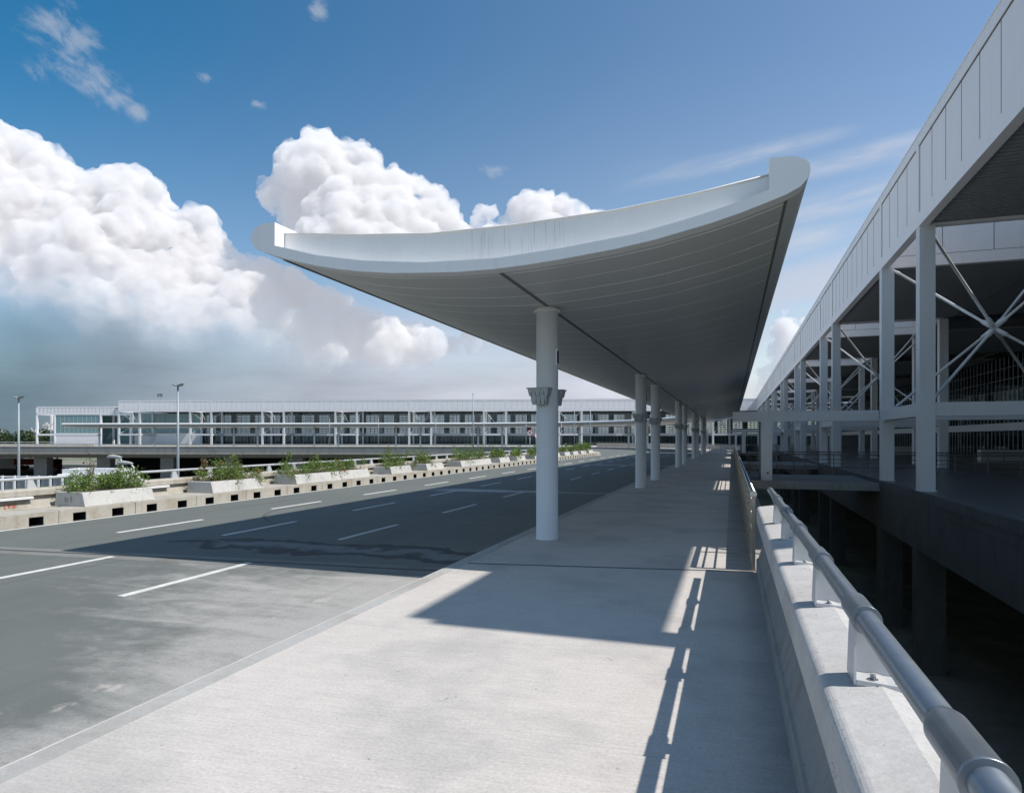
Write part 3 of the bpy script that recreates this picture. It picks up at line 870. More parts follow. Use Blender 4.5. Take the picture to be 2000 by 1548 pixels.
for i, y in enumerate(posts):
    ly = y + 3.0
    if i == 0:
        pobj = rail_post().obj('rail_post', M['galv_post'], par, (RX, ly, 0))
        m = MB(); m.hexa([(-0.033,0.013,1.120),(0.26,0.013,1.105),(0.26,0.187,1.105),(-0.033,0.187,1.120)],[(-0.033,0.013,1.160),(0.26,0.013,1.140),(0.26,0.187,1.140),(-0.033,0.187,1.160)])
        bpo = m.obj('base_plate', M['galv_post'], pobj)
        bols = []
        for bx in (0.05, 0.18):
            m = MB(); m.tube([(bx,0.09,1.150),(bx,0.09,1.160)], 0.024, 14); m.tube([(bx,0.09,1.160),(bx,0.09,1.182)], 0.013, 6); bols.append(m.obj('bolt', M['galv'], pobj))
        sl = MB()
        sl.tube([(0,-0.02,RZ),(0,0.0,RZ),(0,0.001,RZ),(0,0.30,RZ),(0,0.35,RZ)], [0.0655,0.0655,0.061,0.061,0.0505], 28)
        sleeve = sl.obj('rail_sleeve', M['galv'], par, (RX, ly - 0.03, 0))
    else:
        q = dup(pobj, par, (RX, ly, 0))
        dup(bpo, q)
        for bo in bols: dup(bo, q)
        dup(sleeve, par, (RX, ly - 0.03, 0))

# ------------------------------------------------------------------ fence along the gap (panel below, open rails above)
fen = thing('fence', 'low tan metal fence with open top rails and steel handrail between walkway and gap', 'fence', (0.36, 12.15, 0))
FL = 98.0
m = MB(); m.tube([(0, 0, 1.33), (0, FL, 1.33)], 0.045, 16); m.tube([(0,-0.02,1.33),(0,0.012,1.33)], 0.058, 20)
m.obj('handrail', M['stainless'], fen)
m = MB()
for z in (0.855, 1.118): m.tube([(0, 0.04, z), (0, FL, z)], 0.018, 8)
m.obj('rails', M['fence'], fen)
m = MB(); y = 0.05
while y < FL:
    m.box(-0.006, 0.006, y, y + 1.66, 0.02, 0.60); y += 1.72
ypan = m.obj('panel', M['fence'], fen)
m = MB()
random.seed(5)
for i in range(330):
    yy = 0.1 + (i % 110) * 0.27; z = 0.2 + 0.16*(i // 110) + random.uniform(-0.02, 0.02)
    m.tube([(-0.0085, yy, z), (-0.0065, yy, z)], 0.022, 6)
m.obj('perforations', M['black'], fen)['kind'] = 'stuff'
n = int(FL/1.72) + 1
for i in range(n):
    y = i*1.72
    if i == 0:
        m = MB(); m.box(-0.03, 0.03, -0.05, 0.05, 0.0, 1.30); m.box(-0.06, 0.06, -0.06, 0.06, 0.0045, 0.016)
        for z in (0.2, 0.5, 0.86, 1.12): m.box(-0.055, -0.036, -0.012, 0.012, z-0.03, z+0.03)
        fp = m.obj('post', M['fence'], fen, (0, 0, 0))
    else: dup(fp, fen, (0, y, 0))

# ------------------------------------------------------------------ footbridges over the gap, portal frames, rails
def slab(x0, x1, y0, y1):
    m = MB(); m.box(x0, x1, y0, y1, -0.36, 0.0); m.box(x0, x1, y0-0.02, y0+0.3, -0.36, -0.003+0.05); return m
for (y0, y1, lab) in ((37.2, 45.0, 'nearest grey concrete footbridge slab across the gap, under the first portal frame'),
                 (61.9, 69.5, 'second grey concrete footbridge slab across the gap, half hidden behind the nearest'),
                 (110.0, 117.0, 'farthest grey concrete footbridge slab across the gap')):
    o = slab(0.96, 7.08, y0, y1).obj('footbridge', M['conc_grey']); tag(o, lab, 'footbridge', 'footbridges over the gap')
def portal(y, lab):
    t = thing('portal_frame', lab, 'frame', (1.8, y, 0.0), 0, 'portal frames beside the walkway')
    m = MB(); m.box(-0.28, 0.28, -0.25, 0.25, 0.0, ZM0); o = m.obj('column', M['steel'], t)
    m = MB(); m.tube([(0.06,-0.253,0.42),(0.06,-0.258,0.42)], 0.05, 12); m.obj('conduit_hole', M['black'], o)
    MB().box(-1.75, 5.4, -0.25, 0.25, ZM0, ZM1).obj('beam', M['steel'], t)
    MB().box(-1.68, 5.4, 0.26, 3.2, ZM0+0.30, ZM1-0.05).obj('roof_plate', M['steel'], t)
    MB().box(-0.28, 0.28, 2.9, 3.3, 0.0, ZM0+0.29).obj('column', M['soffit'], t)  # rear column in a darker grey that stands in for its shade
    return t
portal(38.3, 'blue-grey portal frame whose beam ends over the walkway, near the tan fence')
portal(109.5, 'small distant portal frame at the far end of the walkway')
def railing(name, lab, x0, x1, y, mat, post=1.6, h=1.30, zb=0.0, group=None, rz=0.0, origin=None):
    t = thing(name, lab, 'railing', (x0, y, zb) if origin is None else origin, rz, group)
    L = x1 - x0
    m = MB(); m.tube([(0,0,h),(L,0,h)], 0.04, 10); m.obj('handrail', mat, t)
    m = MB()
    for z in (0.25, 0.50, 0.75, 1.0): m.tube([(0,0,z),(L,0,z)], 0.014, 6)
    m.obj('rails', mat, t)
    n = int(L/post)
    fp = None
    for i in range(n+1):
        if fp is None: fp = MB().box(-0.03,0.03,-0.012,0.012,0,h-0.03).obj('post', mat, t)
        else: dup(fp, t, (L*i/n, 0, 0))
    return t
railing('railing', 'bronze pipe railing on the near side of the footbridge', 1.1, 27.0, 44.7, M['dark_rail'], group='railings across the gap')
railing('railing', 'bronze pipe railing on the second footbridge', 1.1, 27.0, 52.2, M['dark_rail'], group='railings across the gap')
railing('railing', 'pale pipe railing where the walkway ends, beyond the last canopy column', -22.0, 0.4, 118.6, M['stainless'], 2.0, 1.1, group='railings at the bend', origin=(-7.5,121.0,0), rz=rad(22))
# long low wall and rail along the outer walkway of the bend
arc_out = [f for f in outer_all if f[0][1] > 112]
wl = MB().sweep([(6.0,0.0),(6.25,0.0),(6.25,0.95),(6.0,0.95)], arc_out[3:26]).obj('low_wall', M['conc_pale'])
tag(wl, 'low sunlit concrete wall following the outer side of the bend below the terminal', 'wall')
t = thing('railing', 'pale pipe railing curving along the outer walkway of the bend', 'railing', (0,0,0), 0, 'railings at the bend')
m = MB()
for z in (0.35, 0.7, 1.1):
    m.tube([(p[0]+n[0]*4.2, p[1]+n[1]*4.2, z) for p, n in arc_out[3:26]], 0.03 if z > 1 else 0.016, 6)
m.obj('rails', M['stainless'], t)
m0 = None
for (p, n) in arc_out[3:26]:
    loc = (p[0]+n[0]*4.2, p[1]+n[1]*4.2, 0)
    if m0 is None: m0 = MB().box(-0.03,0.03,-0.03,0.03,0,1.08).obj('post', M['stainless'], t, loc)
    else: dup(m0, t, loc)

# ------------------------------------------------------------------ left parapet (near straight, bend, far straight)
def parapet_left(label, frames, post_step, panels):
    ox, oy = frames[0][0]
    fr = [((p[0]-ox, p[1]-oy), n) for p, n in frames]
    t = thing('parapet_wall', label, 'parapet', (ox, oy, 0), 0, 'parapets of the left road edge')
    m = MB(); m.sweep([(-0.22,-0.25),(0.24,-0.25),(0.24,0.13),(0.14,0.165),(0.04,0.52),(-0.22,0.52)], fr)
    bevel(m.obj('wall', M['conc_kerb'], t), 0.01)
    bevel(MB().sweep([(-0.36,0.53),(0.18,0.53),(0.18,0.70),(0.10,0.745),(-0.30,0.745),(-0.36,0.70)], fr).obj('coping', M['conc_kerb'], t), 0.012)
    # outer face, bottom ledge and deck haunch
    MB().sweep([(-0.30,-0.62),(-0.225,-0.62),(-0.225,0.525),(-0.30,0.525)], fr).obj('outer_face', M['conc_grey'], t)
    MB().sweep([(-0.40,-0.88),(0.3,-0.88),(0.3,-0.63),(-0.40,-0.63)], fr).obj('ledge', M['conc_kerb'], t)
    MB().sweep([(-0.25,-0.885),(3.6,-1.75),(12.0,-1.75),(12.0,-1.0),(0.6,-0.885)], fr).obj('deck_haunch', M['conc_grey'], t)
    m = MB(); m.tube([(p[0]-n[0]*0.10, p[1]-n[1]*0.10, 1.045) for p, n in fr], 0.045, 12); m.obj('rail', M['galv_post'], t)
    # posts by distance along
    d = [0.0]
    for i in range(1, len(fr)): d.append(d[-1] + math.hypot(fr[i][0][0]-fr[i-1][0][0], fr[i][0][1]-fr[i-1][0][1]))
    s = 0.6; pm = None; i = 1
    while s < d[-1]:
        while d[i] < s: i += 1
        u = (s - d[i-1]) / (d[i]-d[i-1]); a, b = fr[i-1], fr[i]
        p = (a[0][0] + (b[0][0]-a[0][0])*u, a[0][1] + (b[0][1]-a[0][1])*u); n = a[1]
        loc = (p[0]-n[0]*0.10, p[1]-n[1]*0.10, 0); rz = math.atan2(n[1], n[0])
        if pm is None:
            m = MB(); m.hexa([(-0.05,0,0.745),(0.05,0,0.745),(0.05,0.30,0.745),(-0.05,0.30,0.745)], [(-0.03,0.03,1.01),(0.03,0.03,1.01),(0.03,0.19,1.01),(-0.03,0.19,1.01)])
            pm = m.obj('rail_post', M['galv_post'], t, loc); pm.rotation_euler = (0,0,rz)
        else: dup(pm, t, loc, rz)
        s += post_step
    return t
near_in = [f for f in inner_all if f[0][1] <= 95.0 and f[1][0] > 0.9999]
p1 = parapet_left('weathered concrete parapet with silver rail behind the planters on the left', near_in, 1.85, True)
bend_in = inner_all[len(near_in)-1:]
p2 = parapet_left('grey concrete edge of the elevated road opposite, with silver rail on top', bend_in, 3.4, True)
# white strip lights recessed in the near parapet between the planters
for (a, b) in ((9.6, 14.45), (18.1, 19.6), (22.9, 24.9), (32.6, 34.0)):
    m = MB(); m.box(-0.02, 0.13, a, b, 0.445, 0.475); m.box(-0.02, 0.11, a, b, 0.485, 0.515); m.box(-0.02, 0.07, a, b - 0.10, 0.375, 0.44, 1)
    o = m.obj('strip_light', [M['white'], M['joint_mid']], p1, (0.11, 25.0, 0))
# piers under the far deck
far_line0 = inner_all[len(near_in)-1 + 40]
pq = far_line0[0]; pn = far_line0[1]
i = 0
for d in [6 + 13.7*j for j in range(13)]:
    x = pq[0] + EX*d + pn[0]*5.5; y = pq[1] + EY*d + pn[1]*5.5
    m = MB(); m.box(-0.9, 0.9, -1.4, 1.4, -7.2, -1.75)
    if i == 0: pier0 = m.obj('viaduct_pier', M['conc_grey'], p2, (x - p2.location.x, y - p2.location.y, 0)); pier0.rotation_euler = (0,0,FAR_ROT)
    else: dup(pier0, p2, (x - p2.location.x, y - p2.location.y, 0), FAR_ROT)
    i += 1
# second parapet of the elevated road far to the left (outer side, before the terminal begins)
fo = [f for f in outer_all if f[0][0] < -176]
if len(fo) > 2:
    t = thing('parapet_wall', 'thin far railing line beyond the elevated road at the left edge', 'parapet', (0,0,0), 0, 'parapets of the left road edge')
    MB().sweep([(9.0,0.0),(9.3,0.0),(9.3,0.6),(9.0,0.6)], fo).obj('wall', M['conc_kerb'], t)
    MB().tube([(p[0]+n[0]*9.15, p[1]+n[1]*9.15, 1.1) for p, n in fo], 0.07, 8).obj('rail', M['galv_post'], t)
    pm = None
    for (p, n) in fo:
        loc = (p[0]+n[0]*9.15, p[1]+n[1]*9.15, 0)
        if pm is None: pm = MB().box(-0.06,0.06,-0.06,0.06,0.6,1.05).obj('rail_post', M['galv_post'], t, loc)
        else: dup(pm, t, loc)

# ------------------------------------------------------------------ planters and shrubs
def planter(y0, L, seg, label):
    t = thing('planter', label, 'planter', (-19.65, y0, 0.17), 0, 'concrete planters along the left kerb')
    for i in range(seg):
        a = L*i/seg; b = L*(i+1)/seg - (0.015 if i < seg-1 else 0)
        ta, tb = (0.012 if i == 0 else 0.0), (0.012 if i == seg-1 else 0.0)
        m = MB()
        lo = [(-0.66,a,0),(0.66,a,0),(0.66,b,0),(-0.66,b,0)]
        hi = [(-0.60,a+ta,0.44),(0.52,a+ta,0.44),(0.52,b-tb,0.44),(-0.60,b-tb,0.44)]
        m.hexa(lo, hi)
        bevel(m.obj('trough', M['conc_planter'], t), 0.02, 3)
    m = MB(); m.box(-0.5, 0.42, 0.17, L-0.17, 0.43, 0.452); m.obj('soil', M['soil'], t)
    return t
def shrub(x, y, L, h, n, seed, label, flower=None, hang=0.2, dry=0.0, leaf=0.055, dens=1.0):
    rnd = random.Random(seed)
    t = thing('shrub', label, 'shrub', (x, y, 0.62), 0, 'shrubs growing in the planters')
    st = MB(); lf = MB(); fl = MB(); dl = MB()
    def leaf_at(mb, p, s):
        a = Vector((rnd.gauss(0,1), rnd.gauss(0,1), rnd.gauss(0,0.6))).normalized()
        u = a.orthogonal().normalized(); u.rotate(Matrix.Rotation(rnd.uniform(0, 2*PI), 3, a)); v = a.cross(u)
        l = s * rnd.uniform(0.7, 1.35); w = l * rnd.uniform(0.45, 0.7)
        mb.add([p - u*l*0.5, p + v*w*0.5 + a*w*0.12, p + u*l*0.5, p - v*w*0.5 + a*w*0.12], [(0,1,2,3)])
    nst = max(8, int(L*7))
    tips = []
    for i in range(nst):
        y0 = rnd.uniform(0.1, L-0.1); x0 = rnd.uniform(-0.3, 0.3)
        kind = rnd.random()
        hh = h * (rnd.uniform(0.45, 1.0) if kind > 0.12 else rnd.uniform(1.0, 1.55))
        dx, dy = rnd.uniform(-0.35, 0.45), rnd.uniform(-0.5, 0.5)
        droop = kind < hang + 0.12 and kind > 0.12
        pts = []
        for k in range(6):
            u = k/5
            z = hh*(u if not droop else (1.2*u - 1.5*u*u))
            ex = 1.0 if not droop else 2.0
            pts.append(Vector((x0 + dx*u*ex + rnd.uniform(-.03,.03), y0 + dy*u*ex + rnd.uniform(-.03,.03), max(z, -0.15) if not droop else z*1.0)))
        st.tube(pts, [0.012,0.010,0.009,0.007,0.005,0.003], 5)
        tips.append(pts)
    for i in range(n):
        pts = rnd.choice(tips); u = rnd.uniform(0.12, 1.0)**0.8 * 4.999; k = int(u); p = pts[k].lerp(pts[k+1], u-k)
        r = 0.19*(1.1 - 0.6*u/5)
        p = p + Vector((rnd.gauss(0,r), rnd.gauss(0,r), rnd.gauss(0,r*0.8)))
        leaf_at(dl if rnd.random() < dry else lf, p, leaf)
    st.obj('stems', M['stem'], t, fixn=False)
    lf.obj('foliage', M['leaf'], t, fixn=False)
    if dry: dl.obj('dry_leaves', M['leaf_dry'], t, fixn=False)
    if flower:
        for i in range(flower[1]):
            pts = rnd.choice(tips); p = pts[rnd.choice((3,4,5))] + Vector((rnd.gauss(0,.06)+0.05, rnd.gauss(0,.06), rnd.gauss(0,.05)))
            for j in range(7): leaf_at(fl, p + Vector((rnd.gauss(0,.025), rnd.gauss(0,.025), rnd.gauss(0,.02))), 0.07)
        fl.obj('flowers', M[flower[0]], t, fixn=False)
    return t
PL = [(15.05, 2.6, 1, 'nearest whitewashed concrete planter, black scribble on its shaded end', 'leafy green shrub in the nearest planter, spilling over the rail', 0.60, 6800, None, 0.03),
      (20.35, 2.9, 1, 'second planter from the left, plain whitewashed block with a grey end', 'shrub with orange flowers and a dry vine in the second planter', 0.62, 6000, ('orange', 8), 0.14),
      (25.5, 6.4, 2, 'third planter from the left, a long one cast in two blocks', 'long trailing shrub dotted with red flowers over the two-block planter', 0.56, 7500, ('redp', 6), 0.04),
      (34.4, 2.6, 1, 'fourth planter from the left, short block after the long one', 'rounded bush in the fourth planter, fuller than its neighbours', 0.74, 2300, ('redp', 4), 0.03),
      (39.2, 2.6, 1, 'fifth planter from the left, streaked black on its side', 'sparse bush leaning left in the fifth planter', 0.70, 1700, ('redp', 3), 0.08),
      (45.0, 6.4, 2, 'sixth planter from the left, long two-block trough left of the big column', 'broad bush over the sixth planter, left of the big column', 0.82, 3200, ('redp', 9), 0.03),
      (53.6, 2.6, 1, 'seventh planter from the left, first short block after the second long trough', 'upright bush in the seventh planter beside the tall thin mast', 0.72, 1300, ('redp', 4), 0.03),
      (58.4, 2.6, 1, 'eighth planter from the left, just before the no-parking sign', 'loose bush in the eighth planter before the no-parking sign', 0.66, 1100, None, 0.04),
      (64.2, 2.6, 1, 'ninth planter from the left, beside the foot of the no-parking sign', 'bush in the ninth planter beside the no-parking sign', 0.70, 1000, None, 0.03),
      (69.5, 5.0, 2, 'tenth planter from the left, hidden in part by the big column', 'bush half hidden behind the big column', 0.75, 1500, None, 0.03),
      (77.0, 2.6, 1, 'first planter seen to the right of the big column', 'first bush to the right of the big column, low and pale', 0.75, 900, None, 0.03),
      (81.4, 2.8, 1, 'second planter seen to the right of the big column', 'second bush to the right of the big column, behind the first mast', 0.85, 1000, None, 0.03),
      (86.0, 3.4, 1, 'last but one planter, between the two masts at the bend', 'broad bush between the two masts at the bend', 0.9, 1200, None, 0.03),
      (91.0, 2.8, 1, 'last planter on the kerb nose at the bend', 'tallest bush, on the kerb nose by the last mast', 1.1, 1100, None, 0.03)]
planters = []
for i, (y0, L, seg, lp, ls, h, n, flw, dry) in enumerate(PL):
    planters.append(planter(y0, L, seg, lp))
    shrub(-19.72, y0, L, h, n, 40 + i, ls, flw, 0.25 if i < 6 else 0.1, dry, 0.062 if i < 3 else (0.085 if i < 6 else 0.13))
# dead stalk standing up out of the nearest planter, vine out of the second
def stalk(x, y, h, lean, label, green, seed):
    rnd = random.Random(seed)
    t = thing('shrub', label, 'shrub', (x, y, 0.6), 0, 'shrubs growing in the planters')
    st = MB(); lf = MB()
    for j in range(3 if green else 7):
        pts = []
        for k in range(7):
            u = k/6
            pts.append((lean[0]*u + rnd.uniform(-.04,.04)*(1+j*0.3), lean[1]*u + rnd.uniform(-.05,.05) + (j-3)*0.05*u, h*u*(1-0.05*j)))
        st.tube(pts, [0.012,0.010,0.008,0.007,0.005,0.004,0.002], 5)
        for i in range(60 if green else 14):
            k = rnd.randrange(2, 6); p = Vector(pts[k]).lerp(Vector(pts[k+1]), rnd.random()) + Vector((rnd.gauss(0,.05), rnd.gauss(0,.05), rnd.gauss(0,.05)))
            a = Vector((rnd.gauss(0,1), rnd.gauss(0,1), rnd.gauss(0,1))).normalized(); u_ = a.orthogonal().normalized(); v_ = a.cross(u_)
            s_ = rnd.uniform(0.03, 0.06)
            lf.add([p-u_*s_, p+v_*s_*0.6, p+u_*s_, p-v_*s_*0.6], [(0,1,2,3)])
    st.obj('stems', M['stem'], t, fixn=False); lf.obj('foliage', M['leaf'] if green else M['leaf_dry'], t, fixn=False)
stalk(-20.0, 16.0, 1.15, (-0.1, 0.15), 'tall withered stalk standing out of the nearest planter', False, 7)
stalk(-20.1, 20.6, 1.05, (0.0, 0.6), 'dry brown vine leaning up from the second planter', False, 9)
stalk(-20.0, 22.6, 1.0, (0.05, 0.1), 'single green shoot rising from the second planter', True, 11)
stalk(-20.0, 26.0, 1.1, (0.0, 0.3), 'single green shoot rising from the long two-block planter', True, 13)

# writing sprayed on the concrete, made of strokes lying 2-3 mm proud of its surface
def strokes(lines, r):
    m = MB()
    for ln in lines: m.tube(ln, r, 6)
    return m
def glyphs(txt):
    G = {'P': [[(0,0),(0,1)],[(0,1),(.42,1),(.52,.78),(.42,.55),(0,.52)]],
         '8': [[(.25,.52),(.05,.70),(.12,.95),(.38,.95),(.45,.70),(.25,.52),(.02,.30),(.10,.03),(.42,.03),(.48,.30),(.25,.52)]],
         'T': [[(.25,0),(.25,1)],[(0,1),(.5,1)]],
         'A': [[(0,0),(.22,1),(.44,.0)],[(.06,.40),(.40,.48)]],
         'r': [[(0,0),(0,.62)],[(0,.45),(.14,.62),(.34,.62)]]}
    out = []; x = 0.0
    for ch in txt:
        for ln in G[ch]: out.append([(x + a, b) for a, b in ln])
        x += 0.72
    return out, x - 0.22
L_, w_ = glyphs('Ar8')
s_ = 0.19; px0 = -0.21
ln = [[(px0 + a*s_*0.85, 0.0, 0.13 + b*s_) for a, b in l] for l in L_]
# lies on the battered end of the nearest planter
ln = [[(x, 0.012*(z/0.44) - 0.001, z) for x, y, z in l] for l in ln]
strokes(ln, 0.0065).obj('sprayed_mark', M['black'], planters[0])
ln = [[(0.615 - 0.0, 0.98 + a*0.10, 0.36 + b*0.07) for a, b in l] for l in glyphs('8A')[0]]
ln = [[(0.66 - 0.14*(z/0.44) + 0.001, y, z) for x, y, z in l] for l in ln]
strokes(ln, 0.005).obj('sprayed_mark', M['black'], planters[0])
# upside-down red letters on the parapet at the left edge
L_, w_ = glyphs('P8T')
ln = []
for l in L_:
    q = []
    for a, b in l:
        y = 38.63 + (w_ - a)*0.175; z = 0.315 - b*0.105     # turned by half a turn
        q.append((0.142 + (0.165 - z)*0.286 + 0.002, y, z))
    ln.append(q)
strokes(ln, 0.008).obj('sprayed_letters', M['red_paint'], p1)

# ------------------------------------------------------------------ signs, masts, lamps
def no_parking(x, y, zc, r, facing, label):
    t = thing('traffic_sign', label, 'traffic sign', (x, y, 0.17), facing, 'round no-parking signs')
    MB().cyl((0,0), 0.035, 0.0, zc + r - 0.17, 12).obj('pole', M['galv_post'], t)
    z = zc - 0.17
    def disc(rad_, d, n=36):
        return [(rad_*math.cos(2*PI*i/n), d, z + rad_*math.sin(2*PI*i/n)) for i in range(n)]
    m = MB(); a = disc(r, -0.045); b = disc(r, -0.055)
    n = 36; m.add(a + b, [tuple(range(n)), tuple(range(2*n-1, n-1, -1))] + [(i, (i+1)%n, n+(i+1)%n, n+i) for i in range(n)])
    d = m.obj('disc', M['white_sign'], t)
    m = MB(); a = disc(r, -0.058); b = disc(r*0.83, -0.058)
    m.add(a + b, [(i, (i+1)%n, n+(i+1)%n, n+i) for i in range(n)])
    q = r*0.80; w = r*0.075; c = math.sqrt(0.5)
    m.add([(-q*c - w*c, -0.060, z + q*c - w*c), (-q*c + w*c, -0.060, z + q*c + w*c), (q*c + w*c, -0.060, z - q*c + w*c), (q*c - w*c, -0.060, z - q*c - w*c)], [(0,1,2,3)])
    m.obj('red_ring', M['red_paint'], d, fixn=False)
    m = MB()
    for ln in ([(-.22,-.48),(-.22,.48)], [(-.22,.48),(.10,.48),(.24,.38),(.27,.22),(.22,.06),(.08,-.03),(-.22,-.03)]):
        m.tube([(a*r, -0.0575, z + b*r) for a, b in ln], r*0.075, 6)
    for i in range(len(m.v)):
        vx = m.v[i]; m.v[i] = (vx[0], -0.0575 + (vx[1] + 0.0575)*0.05, vx[2])
    m.obj('letter', M['black'], d, fixn=False)
    return t
no_parking(-20.25, 66.4, 2.86, 0.34, rad(14), 'round no-parking sign on a pole among the planters, left of the big column')
x, y = ((128*(-sn + cs*0.0365)), (128*(cs + sn*0.0365)))
no_parking(x, y, 2.85, 0.42, rad(70), 'second no-parking sign, seen nearly edge-on just left of the big column')
no_parking(-158.0, 92.5, 3.1, 0.6, rad(45), 'distant round sign on a pole at the far left edge')

def mast(x, y, z0, z1, label, r=0.045):
    t = thing('mast', label, 'mast', (x, y, z0), 0, 'thin bare masts along the road')
    MB().tube([(0,0,0),(0,0,(z1-z0)*0.5),(0,0,z1-z0)], [r*1.15, r, r*0.8], 10).obj('pole', M['pole'], t)
    MB().tube([(0,0,z1-z0),(0,0,z1-z0+0.05),(0,0,z1-z0+0.12)], [r*0.8, r*1.5, r*0.5], 8).obj('finial', M['lamp_grey'], t)
def at(u, D):
    a = (u - 1000) / F; return (D*(-sn + cs*a), D*(cs + sn*a))
x, y = at(924, 57); mast(x, y, 0.6, 6.1, 'tallest thin mast standing behind the planters left of the big column')
x, y = at(1122, 90); mast(x, y, 0.17, 7.0, 'thin mast on the kerb right of the big column, first of two')
x, y = at(1153, 96); mast(x, y, 0.17, 6.7, 'thin mast on the kerb nose, second of two right of the big column', 0.05)
for u, vt, lab in ((644, 817, 'leftmost of the short far masts'), (739.5, 816, 'second of the short far masts from the left'), (851, 816, 'third of the short far masts from the left'),
               (945, 815, 'fourth of the short far masts from the left'), (1027.5, 810, 'short far mast directly behind the no-parking sign'), (1096.5, 822, 'short far mast close to the right side of the big column')):
    x, y = at(u, 131); mast(x, y, 0.17, EYE + (V0 - vt)*131/F, lab + ', opposite road edge', 0.06)

def floodlight_pole(x, y, zt, label):
    t = thing('light_pole', label, 'light pole', (x, y, -7.2), 0, 'tall twin-headed light poles')
    h = zt + 7.2
    MB().tube([(0,0,0),(0,0,h*0.6),(0,0,h)], [0.13,0.10,0.065], 14).obj('pole', M['pole'], t)
    for s in (-1, 1):
        m = MB()
        m.hexa([(s*0.08,-0.16,h-0.02),(s*0.30,-0.16,h+0.03),(s*0.30,0.16,h+0.03),(s*0.08,0.16,h-0.02)], [(s*0.06,-0.18,h+0.07),(s*0.50,-0.18,h+0.19),(s*0.50,0.18,h+0.19),(s*0.06,0.18,h+0.07)])
        m.obj('lamp_head', M['pole'], t)
    MB().box(-0.055,0.055,-0.10,0.10,h-0.02,h+0.09).obj('cap', M['lamp_grey'], t)
x, y = at(36.5, 58); floodlight_pole(x, y, EYE + (V0-778)*58/F, 'tall light pole with two flat heads near the left edge')
x, y = at(347.5, 52); floodlight_pole(x, y, EYE + (V0-754)*52/F, 'tall light pole with two flat heads behind the second planter')
# cluster of small floodlights on the far roof
x, y = at(313, 226)
t = thing('floodlight_mast', 'cluster of dark floodlights on a short mast above the far roof', 'floodlights', (x, y, 14.5))
zt = EYE + (V0-772)*226/F - 14.5
MB().tube([(0,0,0),(0,0,zt+0.6)], 0.09, 8).obj('pole', M['pole'], t)
for k, (dx, dz) in enumerate(((-0.8,0.25),(-0.8,-0.35),(0.8,0.25),(0.8,-0.35),(-0.35,0.3),(0.35,0.3))):
    m = MB(); m.hexa([(dx-0.22,-0.3,zt+dz-0.2),(dx+0.22,-0.3,zt+dz-0.2),(dx+0.16,0.1,zt+dz-0.1),(dx-0.16,0.1,zt+dz-0.1)], [(dx-0.22,-0.3,zt+dz+0.2),(dx+0.22,-0.3,zt+dz+0.2),(dx+0.16,0.1,zt+dz+0.14),(dx-0.16,0.1,zt+dz+0.14)]); m.obj('floodlight', M['joint'], t)
m = MB(); m.tube([(-0.8,0.1,zt),(0.8,0.1,zt)], 0.04, 6); m.obj('crossbar', M['pole'], t)

# two curved street lamps of the lower road
def cobra(x, y, zt, L, label, rz):
    t = thing('street_lamp', label, 'street lamp', (x, y, -7.2), rz, 'curved street lamps of the lower road')
    h = zt + 7.2
    pts = [(0,0,0),(0,0,h-1.25)] + [(-L*math.sin(a*PI/2/6)*0.75, 0, h-1.25 + 1.0*(1-math.cos(a*PI/2/6))**0.6) for a in range(1,7)] + [(-L, 0, h)]
    MB().tube(pts, [0.10,0.08]+[0.05]*7, 10).obj('pole', M['galv_post'], t)
    m = MB(); m.tube([(-L+0.15,0,h),(-L-0.1,0,h+0.04),(-L-0.45,0,h+0.06),(-L-0.75,0,h+0.05),(-L-0.9,0,h+0.02)], [0.05,0.10,0.14,0.12,0.04], 12); m.obj('lamp_head', M['lamp_grey'], t)
x, y = at(249, 46); cobra(x, y, EYE + (V0-893)*46/F, 0.55, 'curved grey street lamp behind the white vehicle roof, upper of two', YAW)
x, y = at(277, 44); cobra(x, y, EYE + (V0-905)*44/F, 0.75, 'curved grey street lamp beside the white vehicle roof, lower of two', YAW)

# white bus on the lower ramp, only its roof showing
x, y = at(196, 38)
bus = thing('bus', 'white bus roof with a raised hatch showing above the parapet behind the nearest planter', 'bus', (x, y, -2.95), YAW)
m = MB(); m.box(-2.1,2.05,-1.2,1.2,0.35,2.75); bevel(m.obj('body', M['bus_white'], bus), 0.12, 3)
m = MB(); m.hexa([(-2.0,-1.1,2.76),(1.95,-1.1,2.76),(1.95,1.1,2.76),(-2.0,1.1,2.76)],[(-1.85,-0.95,3.22),(1.5,-0.95,3.22),(1.5,0.95,3.22),(-1.85,0.95,3.22)]); bevel(m.obj('roof', M['bus_white'], bus), 0.05, 3)
m = MB(); m.box(-1.7,1.4,-0.75,-0.68,3.225,3.50); m.box(-1.7,1.4,0.68,0.75,3.225,3.50); m.box(-1.7,-1.63,-0.679,0.679,3.225,3.5); m.hexa([(1.2,-0.675,3.225),(1.4,-0.675,3.225),(1.4,0.675,3.225),(1.2,0.675,3.225)],[(1.3,-0.675,3.5),(1.36,-0.675,3.5),(1.36,0.675,3.5),(1.3,0.675,3.5)])
m.obj('roof_hatch', M['bus_white'], bus)
MB().box(-2.11,2.06,-1.212,-1.202,1.55,2.3).obj('window_band', M['blue_glass'], bus)
for sx in (-1.3, 1.3):
    for sy_ in (-1.05, 1.05):
        m = MB(); m.tube([(sx, sy_-0.13, 0.45), (sx, sy_+0.13, 0.45)], 0.45, 20); m.obj('wheel', M['tyre'], bus)
rp = MB(); rp.box(-30, 30, -5, 6, -0.6, 0.0); ramp = rp.obj('lower_ramp', M['asphalt'], None, (x, y, -2.95)); ramp.rotation_euler = (0,0,YAW); struct(ramp)
